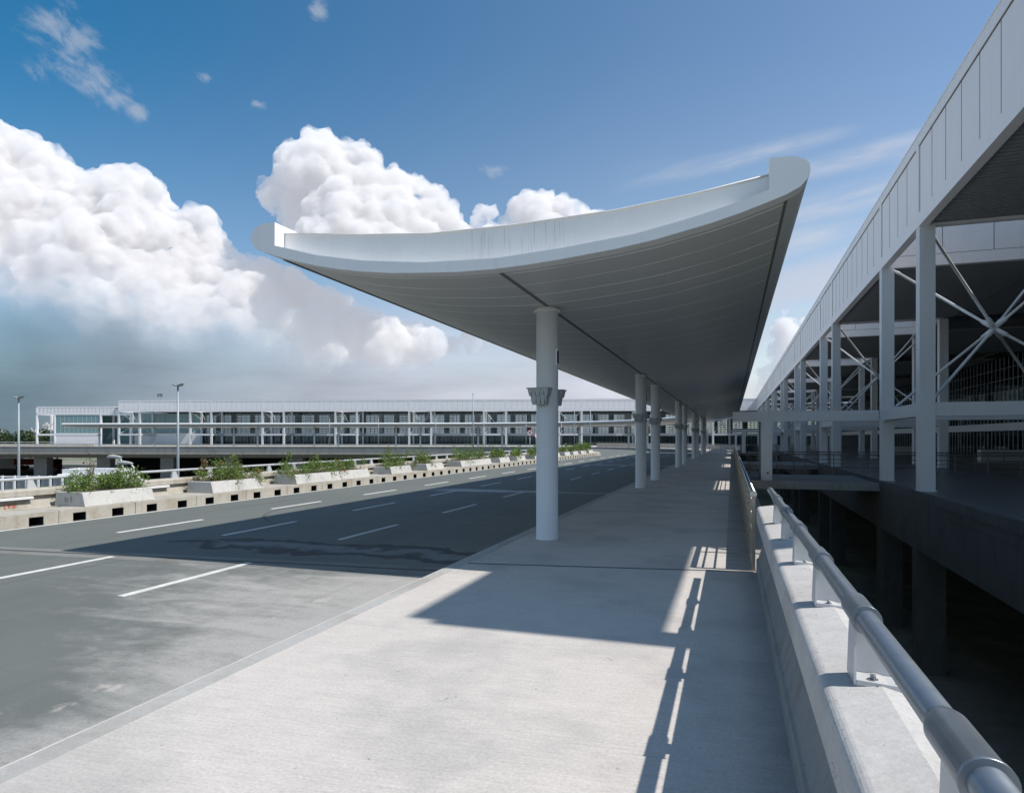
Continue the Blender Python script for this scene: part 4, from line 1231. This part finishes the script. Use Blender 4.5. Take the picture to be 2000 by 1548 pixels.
# translucent panel fence on that ramp at the left edge
x, y = at(30, 31)
t = thing('fence', 'white-posted panel fence of the lower ramp at the left edge', 'fence', (x, y, -2.95), YAW)
ztop = EYE - (929-V0)*31/F + 2.95
MB().box(-4.5, 2.6, 0, 0.03, 0.3, ztop-0.02).obj('panels', M['galv'], t)
m = MB(); m.box(-4.5,2.6,-0.06,-0.01,ztop-0.06,ztop); m.box(-4.5,2.6,-0.05,-0.012,ztop-0.75,ztop-0.70); m.obj('rails', M['white'], t)
fp = None
for i in range(13):
    if fp is None: fp = MB().box(-0.04,0.04,-0.12,-0.06,0,ztop+0.02).obj('post', M['white'], t, (-4.5,0,0))
    else: dup(fp, t, (-4.5 + 0.565*i, 0, 0))

# red machines and a container in the yard under the far road
def truck(u, D, label, rz, s=1.0):
    x, y = at(u, D)
    t = thing('truck', label, 'truck', (x, y, -7.2), rz, 'red vehicles in the yard below the far road')
    bevel(MB().box(-3.2*s,1.0*s,-1.2*s,1.2*s,1.1*s,2.5*s).obj('bed', M['red_body'], t), 0.05)
    bevel(MB().box(1.15*s,3.0*s,-1.15*s,1.15*s,0.7*s,2.9*s).obj('cab', M['red_body'], t), 0.12)
    MB().box(3.0*s,3.02*s,-1.0*s,1.0*s,1.8*s,2.7*s).obj('windscreen', M['blue_glass'], t)
    for xx in (-2.4, -1.2, 2.0):
        for yy in (-1.0, 1.0):
            MB().tube([(xx*s,(yy-0.15)*s,0.5*s),(xx*s,(yy+0.15)*s,0.5*s)], 0.5*s, 16).obj('wheel', M['tyre'], t)
truck(62, 200, 'red and white lorry in the yard under the far road, left of its neighbour', YAW + 0.4, 1.3)
truck(95, 190, 'red tipper lorry in the yard under the far road, right of its neighbour', YAW - 0.3, 1.2)
truck(116, 62, 'dark red lorry on the lower level just left of the nearest shrub', YAW, 0.95)
x, y = at(15, 205)
c = thing('container', 'white shipping container beside a heap of earth at the left edge', 'container', (x, y, -7.2), YAW)
MB().box(-4,4,-1.5,1.5,0.1,3.4).obj('body', M['bus_white'], c)
m = MB()
for i in range(16): m.box(-3.9+0.5*i,-3.7+0.5*i,-1.54,-1.505,0.2,3.3)
m.obj('ribs', M['white'], c)

# ------------------------------------------------------------------ trees and towers on the horizon at the left
def tree(u, D, h, w, seed, label):
    rnd = random.Random(seed); x, y = at(u, D)
    t = thing('tree', label, 'tree', (x, y, -7.2), rnd.uniform(0, 6), 'dark trees on the left horizon')
    tr = MB(); tr.tube([(0,0,0),(0.1,0,h*0.3),(0,0.1,h*0.6),(0.1,0,h*0.85)], [0.45,0.34,0.22,0.06], 8)
    cl = []
    for i in range(16):
        a = rnd.uniform(0, 2*PI); r = w*0.5*math.sqrt(rnd.random())*0.9; z = h*rnd.uniform(0.45, 0.92)
        r *= 1.1 - abs(z/h - 0.62)*1.2
        c = Vector((r*math.cos(a), r*math.sin(a), z)); cl.append((c, rnd.uniform(0.12, 0.24)*w))
        tr.tube([(0,0,z*0.62), tuple(c)], [0.10, 0.03], 5)
    tr.obj('trunk', M['stem'], t)
    m = MB()
    for i in range(1300):
        c, r = rnd.choice(cl)
        p = c + Vector((rnd.gauss(0,1), rnd.gauss(0,1), rnd.gauss(0,0.75))).normalized() * r * rnd.random()**0.4
        a = Vector((rnd.gauss(0,1), rnd.gauss(0,1), rnd.gauss(0,1)+0.6)).normalized(); q = a.orthogonal().normalized(); q.rotate(Matrix.Rotation(rnd.uniform(0,6.3),3,a)); v = a.cross(q)
        s = rnd.uniform(0.35, 0.8)
        m.add([p-q*s, p+v*s*0.6, p+q*s, p-v*s*0.6], [(0,1,2,3)])
    m.obj('crown', M['leaf_dark'], t, fixn=False)
tl = [(-14,300,11.5,13,'dark tree at the very left edge of the horizon'),(6,320,12.5,14,'broad dark tree beside the left light pole'),(24,330,11.6,13,'dark tree left of the left light pole'),
      (44,330,12.0,13,'dark tree just right of the left light pole'),(60,310,12.6,13,'dark tree below the pale distant tower'),(76,300,12.6,12,'dark tree at the left corner of the annex'),
      (86,262,12.2,10,'taller tree seen inside the open bay of the annex'),(98,285,13.0,11,'dark tree behind the annex columns'),(112,300,12.0,11,'dark tree partly hidden by the annex wall')]
for i, (u, D, h, w, lab) in enumerate(tl): tree(u, D, h, w, 70+i, lab)
def tower(u, D, vt, wpx, label, seed):
    x, y = at(u, D); w = wpx*D/F; zt = EYE + (V0-vt)*D/F + 7.2
    t = thing('tower_block', label, 'tower block', (x, y, -7.2), YAW + seed*0.2, 'distant tower blocks')
    MB().box(-w/2,w/2,-w/2,w/2,0,zt).obj('wall', M['city'], t)
    m = MB(); n = int(zt/3.4)
    for j in range(n):
        for i in range(4):
            a = -w/2 + w*(i+0.2)/4; m.box(a, a + w*0.15, -w/2-0.15, -w/2-0.02, 3.4*j+1.0, 3.4*j+2.6)
    m.obj('windows', M['city_dark'], t)
    MB().box(-w*0.2,w*0.2,-w*0.2,w*0.2,zt+0.01,zt+3.0).obj('roof_hut', M['city'], t)
tower(3, 850, 843, 5, 'pale tower block at the very left edge of the horizon', 1)
tower(62, 900, 839, 5, 'pale slim tower block left of the annex', 2)
tower(68.5, 900, 842, 6, 'pale wide tower block touching the annex corner', -1)
tower(91, 1100, 828, 10, 'hazy tower block seen through the open annex bay', 1)

# ------------------------------------------------------------------ cumulus: heaps on heaps of real puffs some kilometres off
import numpy as np
D_CL = 5200.0
def unit_ico(sub):
    bm = bmesh.new(); bmesh.ops.create_icosphere(bm, subdivisions=sub, radius=1.0)
    v = np.array([x.co[:] for x in bm.verts], np.float32); f = np.array([[q.index for q in p.verts] for p in bm.faces], np.int32); bm.free()
    return v, f
ICO = {2: unit_ico(2), 3: unit_ico(3)}
def mat_cloud(name, z0, z1, glow, dens=0.022):
    """a real body of mist: dense white scattering that thins out towards the foot of the mass"""
    k = newmat(name)
    z = k.xyz(k.pos)[2]
    n = k.noise(k.pos, 0.0022, 3, 0.6)
    zz = k.math('ADD', z, k.math('MULTIPLY_ADD', n, 700.0, -350.0))
    across = k.vmath('DOT_PRODUCT', k.pos, (cs, sn, 0.0))          # it thins sooner towards the left
    lift = k.math('ADD', k.smooth(across, -0.80*D_CL, -0.40*D_CL, 330.0, 0.0), k.smooth(across, -0.40*D_CL, -0.18*D_CL, 0.0, -430.0))
    f0 = k.math('POWER', k.smooth(k.math('SUBTRACT', zz, lift), z0, z1), 2.0)
    v = k.node('ShaderNodeVolumePrincipled')
    v.inputs['Color'].default_value = (0.92, 0.90, 0.885, 1); v.inputs['Anisotropy'].default_value = 0.0
    th = k.smooth(k.noise(k.pos, 0.0075, 4, 0.6), 0.34, 0.62, 0.10, 1.0)       # uneven, so the edges fray
    d = k.math('MULTIPLY', k.math('MULTIPLY', f0, th), dens); k.set(v.inputs['Density'], d)
    k.set(v.inputs['Emission Color'], (0.83, 0.86, 0.97)); k.set(v.inputs['Emission Strength'], k.math('MULTIPLY', d, glow))  # faint emission stands in for light scattered deep inside the cloud
    k.n.remove(k.b); k.l.new(v.outputs[0], k.n['Material Output'].inputs['Volume'])
    return k.m
def cloud_mass(name, poly, nopen, D0, nbig, rmin, rmax, mat, seed, depth=0.9, kids=(13, 7), kr=(0.42, 0.40)):
    """poly: outline in bearings (the photograph's pixels), its first nopen points are the free upper edge"""
    rnd = np.random.RandomState(seed); mpp = D0 / F
    P = np.array(poly, float); E0 = P[:nopen-1]; E1 = P[1:nopen]
    def inside(q):
        a, b = P, np.roll(P, -1, 0); c = False
        for (x0, y0), (x1, y1) in zip(a, b):
            if (y0 > q[1]) != (y1 > q[1]) and q[0] < (x1-x0)*(q[1]-y0)/(y1-y0) + x0: c = not c
        return c
    def dist(q):
        d = E1 - E0; t = np.clip(((q - E0)*d).sum(1) / (d*d).sum(1), 0, 1)
        return np.sqrt((((E0 + d*t[:, None]) - q)**2).sum(1)).min()
    lo, hi = P.min(0), P.max(0); big = []; tries = 0
    while len(big) < nbig and tries < 60000:
        tries += 1
        q = lo + (hi - lo)*rnd.rand(2)
        if not inside(q): continue
        d = dist(q)
        if rnd.rand() > 0.45 + 0.55*math.exp(-d/60.0): continue
        r = min(rmax*rnd.uniform(0.7, 1.0), d*0.86)
        if r < rmin: continue
        if any((abs(q[0]-b[0])**2 + abs(q[1]-b[1])**2) < (0.45*(r + b[2]))**2 and abs(r-b[2]) < 0.5*max(r, b[2]) for b in big): continue
        big.append((q[0], q[1], r, d))
    S_ = []
    for (u, v, r, d) in big:
        S_.append((u, v, -depth*min(d, 190.0) + rnd.uniform(-18, 18), r, 3))
        n1 = (kids[0] if d < 90 else 10) if r > 14 else 7
        kr0 = kr[0] if d < 90 else 0.55
        for i in range(n1):
            w = rnd.normal(size=3); w[2] -= 0.55; w[1] -= 0.25; w /= np.linalg.norm(w)      # more towards the viewer and the top
            r1 = r*kr0*rnd.uniform(0.6, 1.15); c1 = (u + w[0]*r*0.86, v + w[1]*r*0.86)
            base = -depth*min(d, 190.0)
            c1 = (c1[0], c1[1], base + w[2]*r*0.86)
            S_.append((*c1, r1, 3 if r1 > 20 else 2))
            if r1 > 5:
                for j in range(kids[1] if d < 90 else 8):
                    w2 = rnd.normal(size=3); w2[2] -= 0.6; w2[1] -= 0.2; w2 /= np.linalg.norm(w2)
                    r2 = r1*kr[1]*rnd.uniform(0.6, 1.2)
                    S_.append((c1[0] + w2[0]*r1*0.88, c1[1] + w2[1]*r1*0.88, c1[2] + w2[2]*r1*0.88, r2, 2))
    V, Fc, o = [], [], 0
    for (u, v, dz, r, sub) in S_:
        D = D0 + dz*mpp; a = (u - 1000)/F
        c = np.array([D0*(-sn + cs*a) - dz*mpp*0 , D0*(cs + sn*a), EYE + (V0 - v)*mpp]) + np.array([-sn, cs, 0.0])*dz*mpp
        vv, ff = ICO[sub]
        R = np.eye(3)[rnd.permutation(3)]
        V.append(vv @ R.T * (r*mpp) * np.array([1, 1, rnd.uniform(0.86, 1.0)]) + c); Fc.append(ff + o); o += len(vv)
    V = np.concatenate(V); Fc = np.concatenate(Fc)
    me = bpy.data.meshes.new(name); me.vertices.add(len(V)); me.vertices.foreach_set('co', V.astype(np.float32).ravel())
    me.loops.add(Fc.size); me.loops.foreach_set('vertex_index', Fc.ravel().astype(np.int32))
    me.polygons.add(len(Fc)); me.polygons.foreach_set('loop_start', np.arange(0, Fc.size, 3, dtype=np.int32)); me.polygons.foreach_set('loop_total', np.full(len(Fc), 3, np.int32))
    me.polygons.foreach_set('use_smooth', np.ones(len(Fc), bool)); me.materials.append(mat); me.update(); me.validate()
    ob = bpy.data.objects.new(name, me); COL.objects.link(ob); ob['kind'] = 'stuff'
    md = ob.modifiers.new('weld', 'REMESH'); md.mode = 'VOXEL'; md.voxel_size = 16.0; md.use_smooth_shade = True
    md = ob.modifiers.new('soften', 'SMOOTH'); md.factor = 0.5; md.iterations = 3
    for nm, sc, st in (('puff', 170.0, 90.0), ('curl', 58.0, 38.0), ('fray', 26.0, 20.0)):
        tx = bpy.data.textures.new(nm, 'CLOUDS'); tx.noise_scale = sc; tx.noise_depth = 3
        md = ob.modifiers.new(nm, 'DISPLACE'); md.texture = tx; md.texture_coords = 'GLOBAL'; md.strength = st; md.mid_level = 0.5
    return ob
CA = [(-150,345),(-90,305),(-40,285),(0,268),(38,254),(75,270),(115,285),(150,310),(182,338),(200,356),(225,338),(262,330),(300,336),(322,355),(336,385),(352,402),(366,428),(374,412),(400,404),(425,412),(442,440),(456,478),(470,497),(500,502),(540,510),(565,520),(640,560),(720,600),(800,628),(900,655),
      (930,672),(700,705),(400,735),(0,735),(-150,720)]
CB = [(560,448),(522,425),(500,395),(502,368),(516,350),(540,352),(548,330),(532,302),(546,288),(575,285),(590,268),(625,255),(655,258),(675,278),(700,285),(735,300),(760,320),(790,345),(800,338),(830,345),(850,362),(875,380),(895,405),(908,435),(905,520),(700,540),(600,500)]
CC = [(912,455),(916,420),(928,405),(950,400),(972,405),(984,430),(990,400),(1002,380),(1030,378),(1060,369),(1090,380),(1120,395),(1150,408),(1166,418),(1168,490),(915,495)]
zpx = lambda v: EYE + (V0 - v)*D_CL/F
mc = mat_cloud('cumulus', zpx(735), zpx(545), 0.10)
cloud_mass('clouds', CA, 30, D_CL, 290, 7, 60, mc, 4)
cloud_mass('clouds', CB, 24, D_CL, 70, 6, 46, mc, 8)
CE = [(1462,790),(1470,715),(1492,665),(1508,622),(1530,596),(1556,588),(1580,600),(1610,640),(1640,790)]
cloud_mass('clouds', CE, 9, D_CL, 24, 6, 34, mc, 21)
cloud_mass('clouds', CC, 14, D_CL, 40, 5, 30, mc, 15)

# ------------------------------------------------------------------ sun, sky, camera
SUN = Vector((0.76, 0.03, 1.0)).normalized()
sl = bpy.data.lights.new('sun', 'SUN'); sl.energy = 4.4; sl.angle = rad(0.53); sl.color = (1.0, 0.945, 0.88)
so = bpy.data.objects.new('sun', sl); COL.objects.link(so)
so.rotation_euler = SUN.to_track_quat('Z', 'Y').to_euler(); so.location = (60, -10, 90)

W = bpy.data.worlds.new('World'); S.world = W; W.use_nodes = True
k = NT(W.node_tree); k.n.clear()
out = k.node('ShaderNodeOutputWorld'); bg = k.node('ShaderNodeBackground'); k.l.new(bg.outputs[0], out.inputs[0])
sky = k.node('ShaderNodeTexSky', sky_type='NISHITA', sun_disc=False)
sky.sun_elevation = math.asin(SUN.z); sky.sun_rotation = math.atan2(SUN.x, SUN.y)
sky.air_density = 1.0; sky.dust_density = 0.35; sky.ozone_density = 1.5; sky.altitude = 0
bg.inputs['Strength'].default_value = 0.12
W.cycles.sampling_method = 'NONE'
dirv = k.vmath('NORMALIZE', k.node('ShaderNodeTexCoord').outputs['Generated'])
D_ = k.vmath('DOT_PRODUCT', dirv, (-sn, cs, 0.0)); R_ = k.vmath('DOT_PRODUCT', dirv, (cs, sn, 0.0))
Z_ = k.xyz(dirv)[2]
Ds = k.math('MAXIMUM', D_, 0.12)
P = k.math('DIVIDE', R_, Ds); Q = k.math('DIVIDE', Z_, Ds)       # a fixed compass-bearing map of the sky
PQ = k.comb(P, Q, 0.0)
def field(pq):
    """billowing height field: rounded heaps on heaps"""
    wv = k.vmath('SUBTRACT', k.noise(pq, 10.0, 5, 0.6, 0.0, 'Color', '2D'), (0.5, 0.5, 0.5))
    w = k.vmath('ADD', pq, k.scale(wv, (0.045, 0.045, 0.0)))
    v = k.node('ShaderNodeTexVoronoi', feature='SMOOTH_F1', normalize=True, voronoi_dimensions='2D')
    k.set(v.inputs['Vector'], w); v.inputs['Scale'].default_value = 9.0; v.inputs['Detail'].default_value = 3.0
    v.inputs['Roughness'].default_value = 0.55; v.inputs['Lacunarity'].default_value = 2.3; v.inputs['Smoothness'].default_value = 0.35
    return k.math('SUBTRACT', 1.0, v.outputs['Distance']), w
def ell(u, v, a, b, vec):
    d = k.vmath('SUBTRACT', vec, ((u - 1000)/F, (V0 - v)/F, 0.0))
    return k.math('SUBTRACT', 1.0, k.vmath('LENGTH', k.vmath('MULTIPLY', d, (F/a, F/b, 0.0))))
def union(es, vec):
    es = [ell(*q, vec) for q in es]
    o = es[0]
    for e in es[1:]: o = k.math('SMOOTH_MAX', o, e, 0.10)
    return o
EL = [(-60,470,220,215),(52,385,118,118),(140,425,112,108),(100,620,330,180),(285,500,190,150),(400,575,190,110),(560,600,210,92),(700,635,180,58),(825,655,80,24)]
ELB = [(268,400,86,68),(300,460,110,70)]             # the brilliant tower in the middle of the left mass
ELC = [(410,446,50,40),(440,478,40,34)]
ELR = [(520,530,90,52),(600,560,110,50)]             # bright heap under the canopy tip
EM = [(640,345,108,86),(562,372,60,38),(735,405,125,78),(830,440,78,60),(660,440,140,80)]
EC = [(958,440,46,42),(1050,425,80,46),(1115,430,54,28)]
OFF = (0.011, 0.011, 0.0)                            # towards the light
h1, PQw = field(PQ)
h2, PQw2 = field(k.vmath('ADD', PQ, OFF))
fb = k.noise(PQ, 16.0, 6, 0.64, dim='2D'); fbo = k.noise(k.vmath('ADD', PQ, (0.006, 0.006, 0.0)), 16.0, 5, 0.62, dim='2D')
fbh = k.noise(PQ, 60.0, 3, 0.6, dim='2D')
big = k.noise(PQ, 3.6, 2, 0.5, dim='2D'); big2 = k.noise(k.vmath('ADD', PQ, (0.05, 0.06, 0.0)), 3.6, 2, 0.5, dim='2D')
shade = k.math('ADD', k.math('MULTIPLY', k.math('SUBTRACT', h1, h2), 1.15), k.math('MULTIPLY', k.math('SUBTRACT', big, big2), 0.6))
shade = k.math('ADD', shade, k.math('MULTIPLY', k.math('SUBTRACT', fb, fbo), 0.75))
PQb = k.vmath('ADD', PQw, (0.045, 0.05, 0.0))
def cloud(es, gain, bamp, namp, lo, hi):
    e = union(es, PQw)
    d = k.math('ADD', k.math('MULTIPLY', e, gain), k.math('MULTIPLY_ADD', h1, bamp, -0.62*bamp))
    d = k.math('ADD', d, k.math('MULTIPLY_ADD', fb, namp, -0.5*namp))
    d = k.math('ADD', d, k.math('MULTIPLY_ADD', fbh, 0.14, -0.07))
    return e, d, k.smooth(d, lo, hi)
c_dk, c_md, c_hi = (1.8, 2.25, 2.75), (3.95, 3.95, 4.5), (6.7, 6.15, 6.1)
col = sky.outputs[0]
# clear blue: deep at the upper left, paler to the right and downward
tint = k.mix(k.smooth(P, -0.85, 0.7), (0.20, 0.74, 0.92), (0.95, 1.02, 1.04))
tint = k.mix(k.smooth(Q, 0.66, 0.15, 0.0, 0.85), tint, k.mix(k.smooth(P, -0.4, 0.35), (0.98, 0.99, 0.98), (1.45, 1.28, 1.12)))
tint = k.mix(k.smooth(D_, 0.60, 0.35), tint, (0.62, 0.98, 1.10))  # out-of-view sky tinted bluer to colour the shade
col = k.mix(1.0, col, tint, 'MULTIPLY')
# veil of low haze cloud near the horizon, grey-blue at the left and lilac-white at the right
veil = k.math('MULTIPLY', k.smooth(k.math('ADD', Q, k.math('MULTIPLY_ADD', big, 0.16, -0.08)), 0.32, 0.05), k.smooth(P, 0.45, 0.05, 0.35, 0.95))
vcol = k.mix(k.smooth(P, -0.92, 0.0), (0.70, 1.25, 1.70), (4.3, 4.45, 5.2))
lay = k.noise(k.vmath('ADD', k.scale(PQ, (1.5, 8.0, 1.0)), (0.0, 3.7, 0.0)), 1.7, 5, 0.6, dim='2D')
vsh = k.math('MULTIPLY_ADD', lay, 0.75, 0.62)
col = k.mix(veil, col, k.mix(1.0, vcol, k.comb(vsh, vsh, vsh), 'MULTIPLY'))
# thin streaks at the right
stx = k.noise(k.scale(k.vmath('ADD', PQ, k.comb(0.0, k.math('MULTIPLY', P, -0.28), 0.0)), (1.0, 5.0, 1.0)), 1.6, 3, 0.5, dim='2D')
stm = k.math('MULTIPLY', k.smooth(stx, 0.38, 0.64, 0, 0.75), k.smooth(P, 0.10, 0.5))
stm = k.math('MULTIPLY', stm, k.smooth(Q, 0.58, 0.30))
col = k.mix(stm, col, (4.4, 4.6, 5.4))
shr = k.comb(P, k.math('MULTIPLY_ADD', P, -0.25, Q), 0.0)       # long thin streaks rising to the right
sse = union([(1720,475,260,26),(1640,555,190,34),(1560,610,150,30),(1450,420,220,22)], shr)
ssn = k.noise(k.scale(shr, (4.0, 22.0, 1.0)), 1.2, 4, 0.6, dim='2D')
ssm = k.math('MULTIPLY', k.smooth(sse, -0.3, 0.9), k.smooth(ssn, 0.30, 0.70, 0.25, 1.0))
col = k.mix(k.math('MULTIPLY', ssm, 0.62), col, (4.7, 4.9, 5.5))
# torn wisps at the upper left
wr = k.comb(k.math('SUBTRACT', k.math('MULTIPLY', P, 0.74), k.math('MULTIPLY', Q, 0.67)), k.math('ADD', k.math('MULTIPLY', P, 0.67), k.math('MULTIPLY', Q, 0.74)), 0.0)
wsp = k.noise(k.scale(wr, (7.0, 17.0, 1.0)), 1.6, 6, 0.66, 0.25, dim='2D')
we = union([(100,40,85,55),(150,85,60,70),(115,130,100,40),(180,160,80,50),(235,195,60,45),(262,222,34,30),(972,324,56,20),(620,20,26,34),(400,150,22,14),(505,212,20,10)], PQw)
wa = k.smooth(k.math('ADD', k.math('MULTIPLY', we, 0.8), k.math('MULTIPLY_ADD', wsp, 2.4, -1.30)), 0.0, 0.95)
wa = k.math('MULTIPLY', wa, k.smooth(we, -0.25, 0.45))
col = k.mix(k.math('MULTIPLY', wa, 0.45), col, (4.2, 4.4, 4.9))
# unseen bright haze band added low in the sky to light upright faces
hz = k.math('MULTIPLY', k.smooth(Z_, 0.50, 0.0), k.smooth(D_, 0.60, 0.30))
col = k.mix(k.math('MULTIPLY', hz, 0.8), col, (4.9, 5.4, 6.2))
# unseen broken cloud added behind and above the viewer to lift the shade
oc = k.noise(dirv, 2.4, 4, 0.55)
oc = k.math('MULTIPLY', k.smooth(oc, 0.42, 0.62), k.smooth(D_, 0.60, 0.35))
oc = k.math('MULTIPLY', oc, k.smooth(Z_, -0.02, 0.05))
col = k.mix(k.math('MULTIPLY', oc, 0.30), col, (3.7, 4.3, 4.6))
k.l.new(col, bg.inputs['Color'])

cd = bpy.data.cameras.new('camera'); cam = bpy.data.objects.new('camera', cd); COL.objects.link(cam)
cam.location = (0, 0, EYE); cam.rotation_euler = (rad(90), 0, YAW)
cd.sensor_fit = 'HORIZONTAL'; cd.sensor_width = 36; cd.lens = 36*F/2000; cd.shift_y = (V0 - 774)/2000
cd.clip_start = 0.05; cd.clip_end = 20000
S.camera = cam
S.view_settings.view_transform = 'Standard'; S.view_settings.look = 'None'; S.view_settings.exposure = 0.20; S.view_settings.gamma = 1.0
S.cycles.max_bounces = 6; S.cycles.volume_bounces = 3; S.cycles.volume_max_steps = 96; S.cycles.volume_step_rate = 0.5; S.cycles.transparent_max_bounces = 40
S.cycles.use_denoising = True
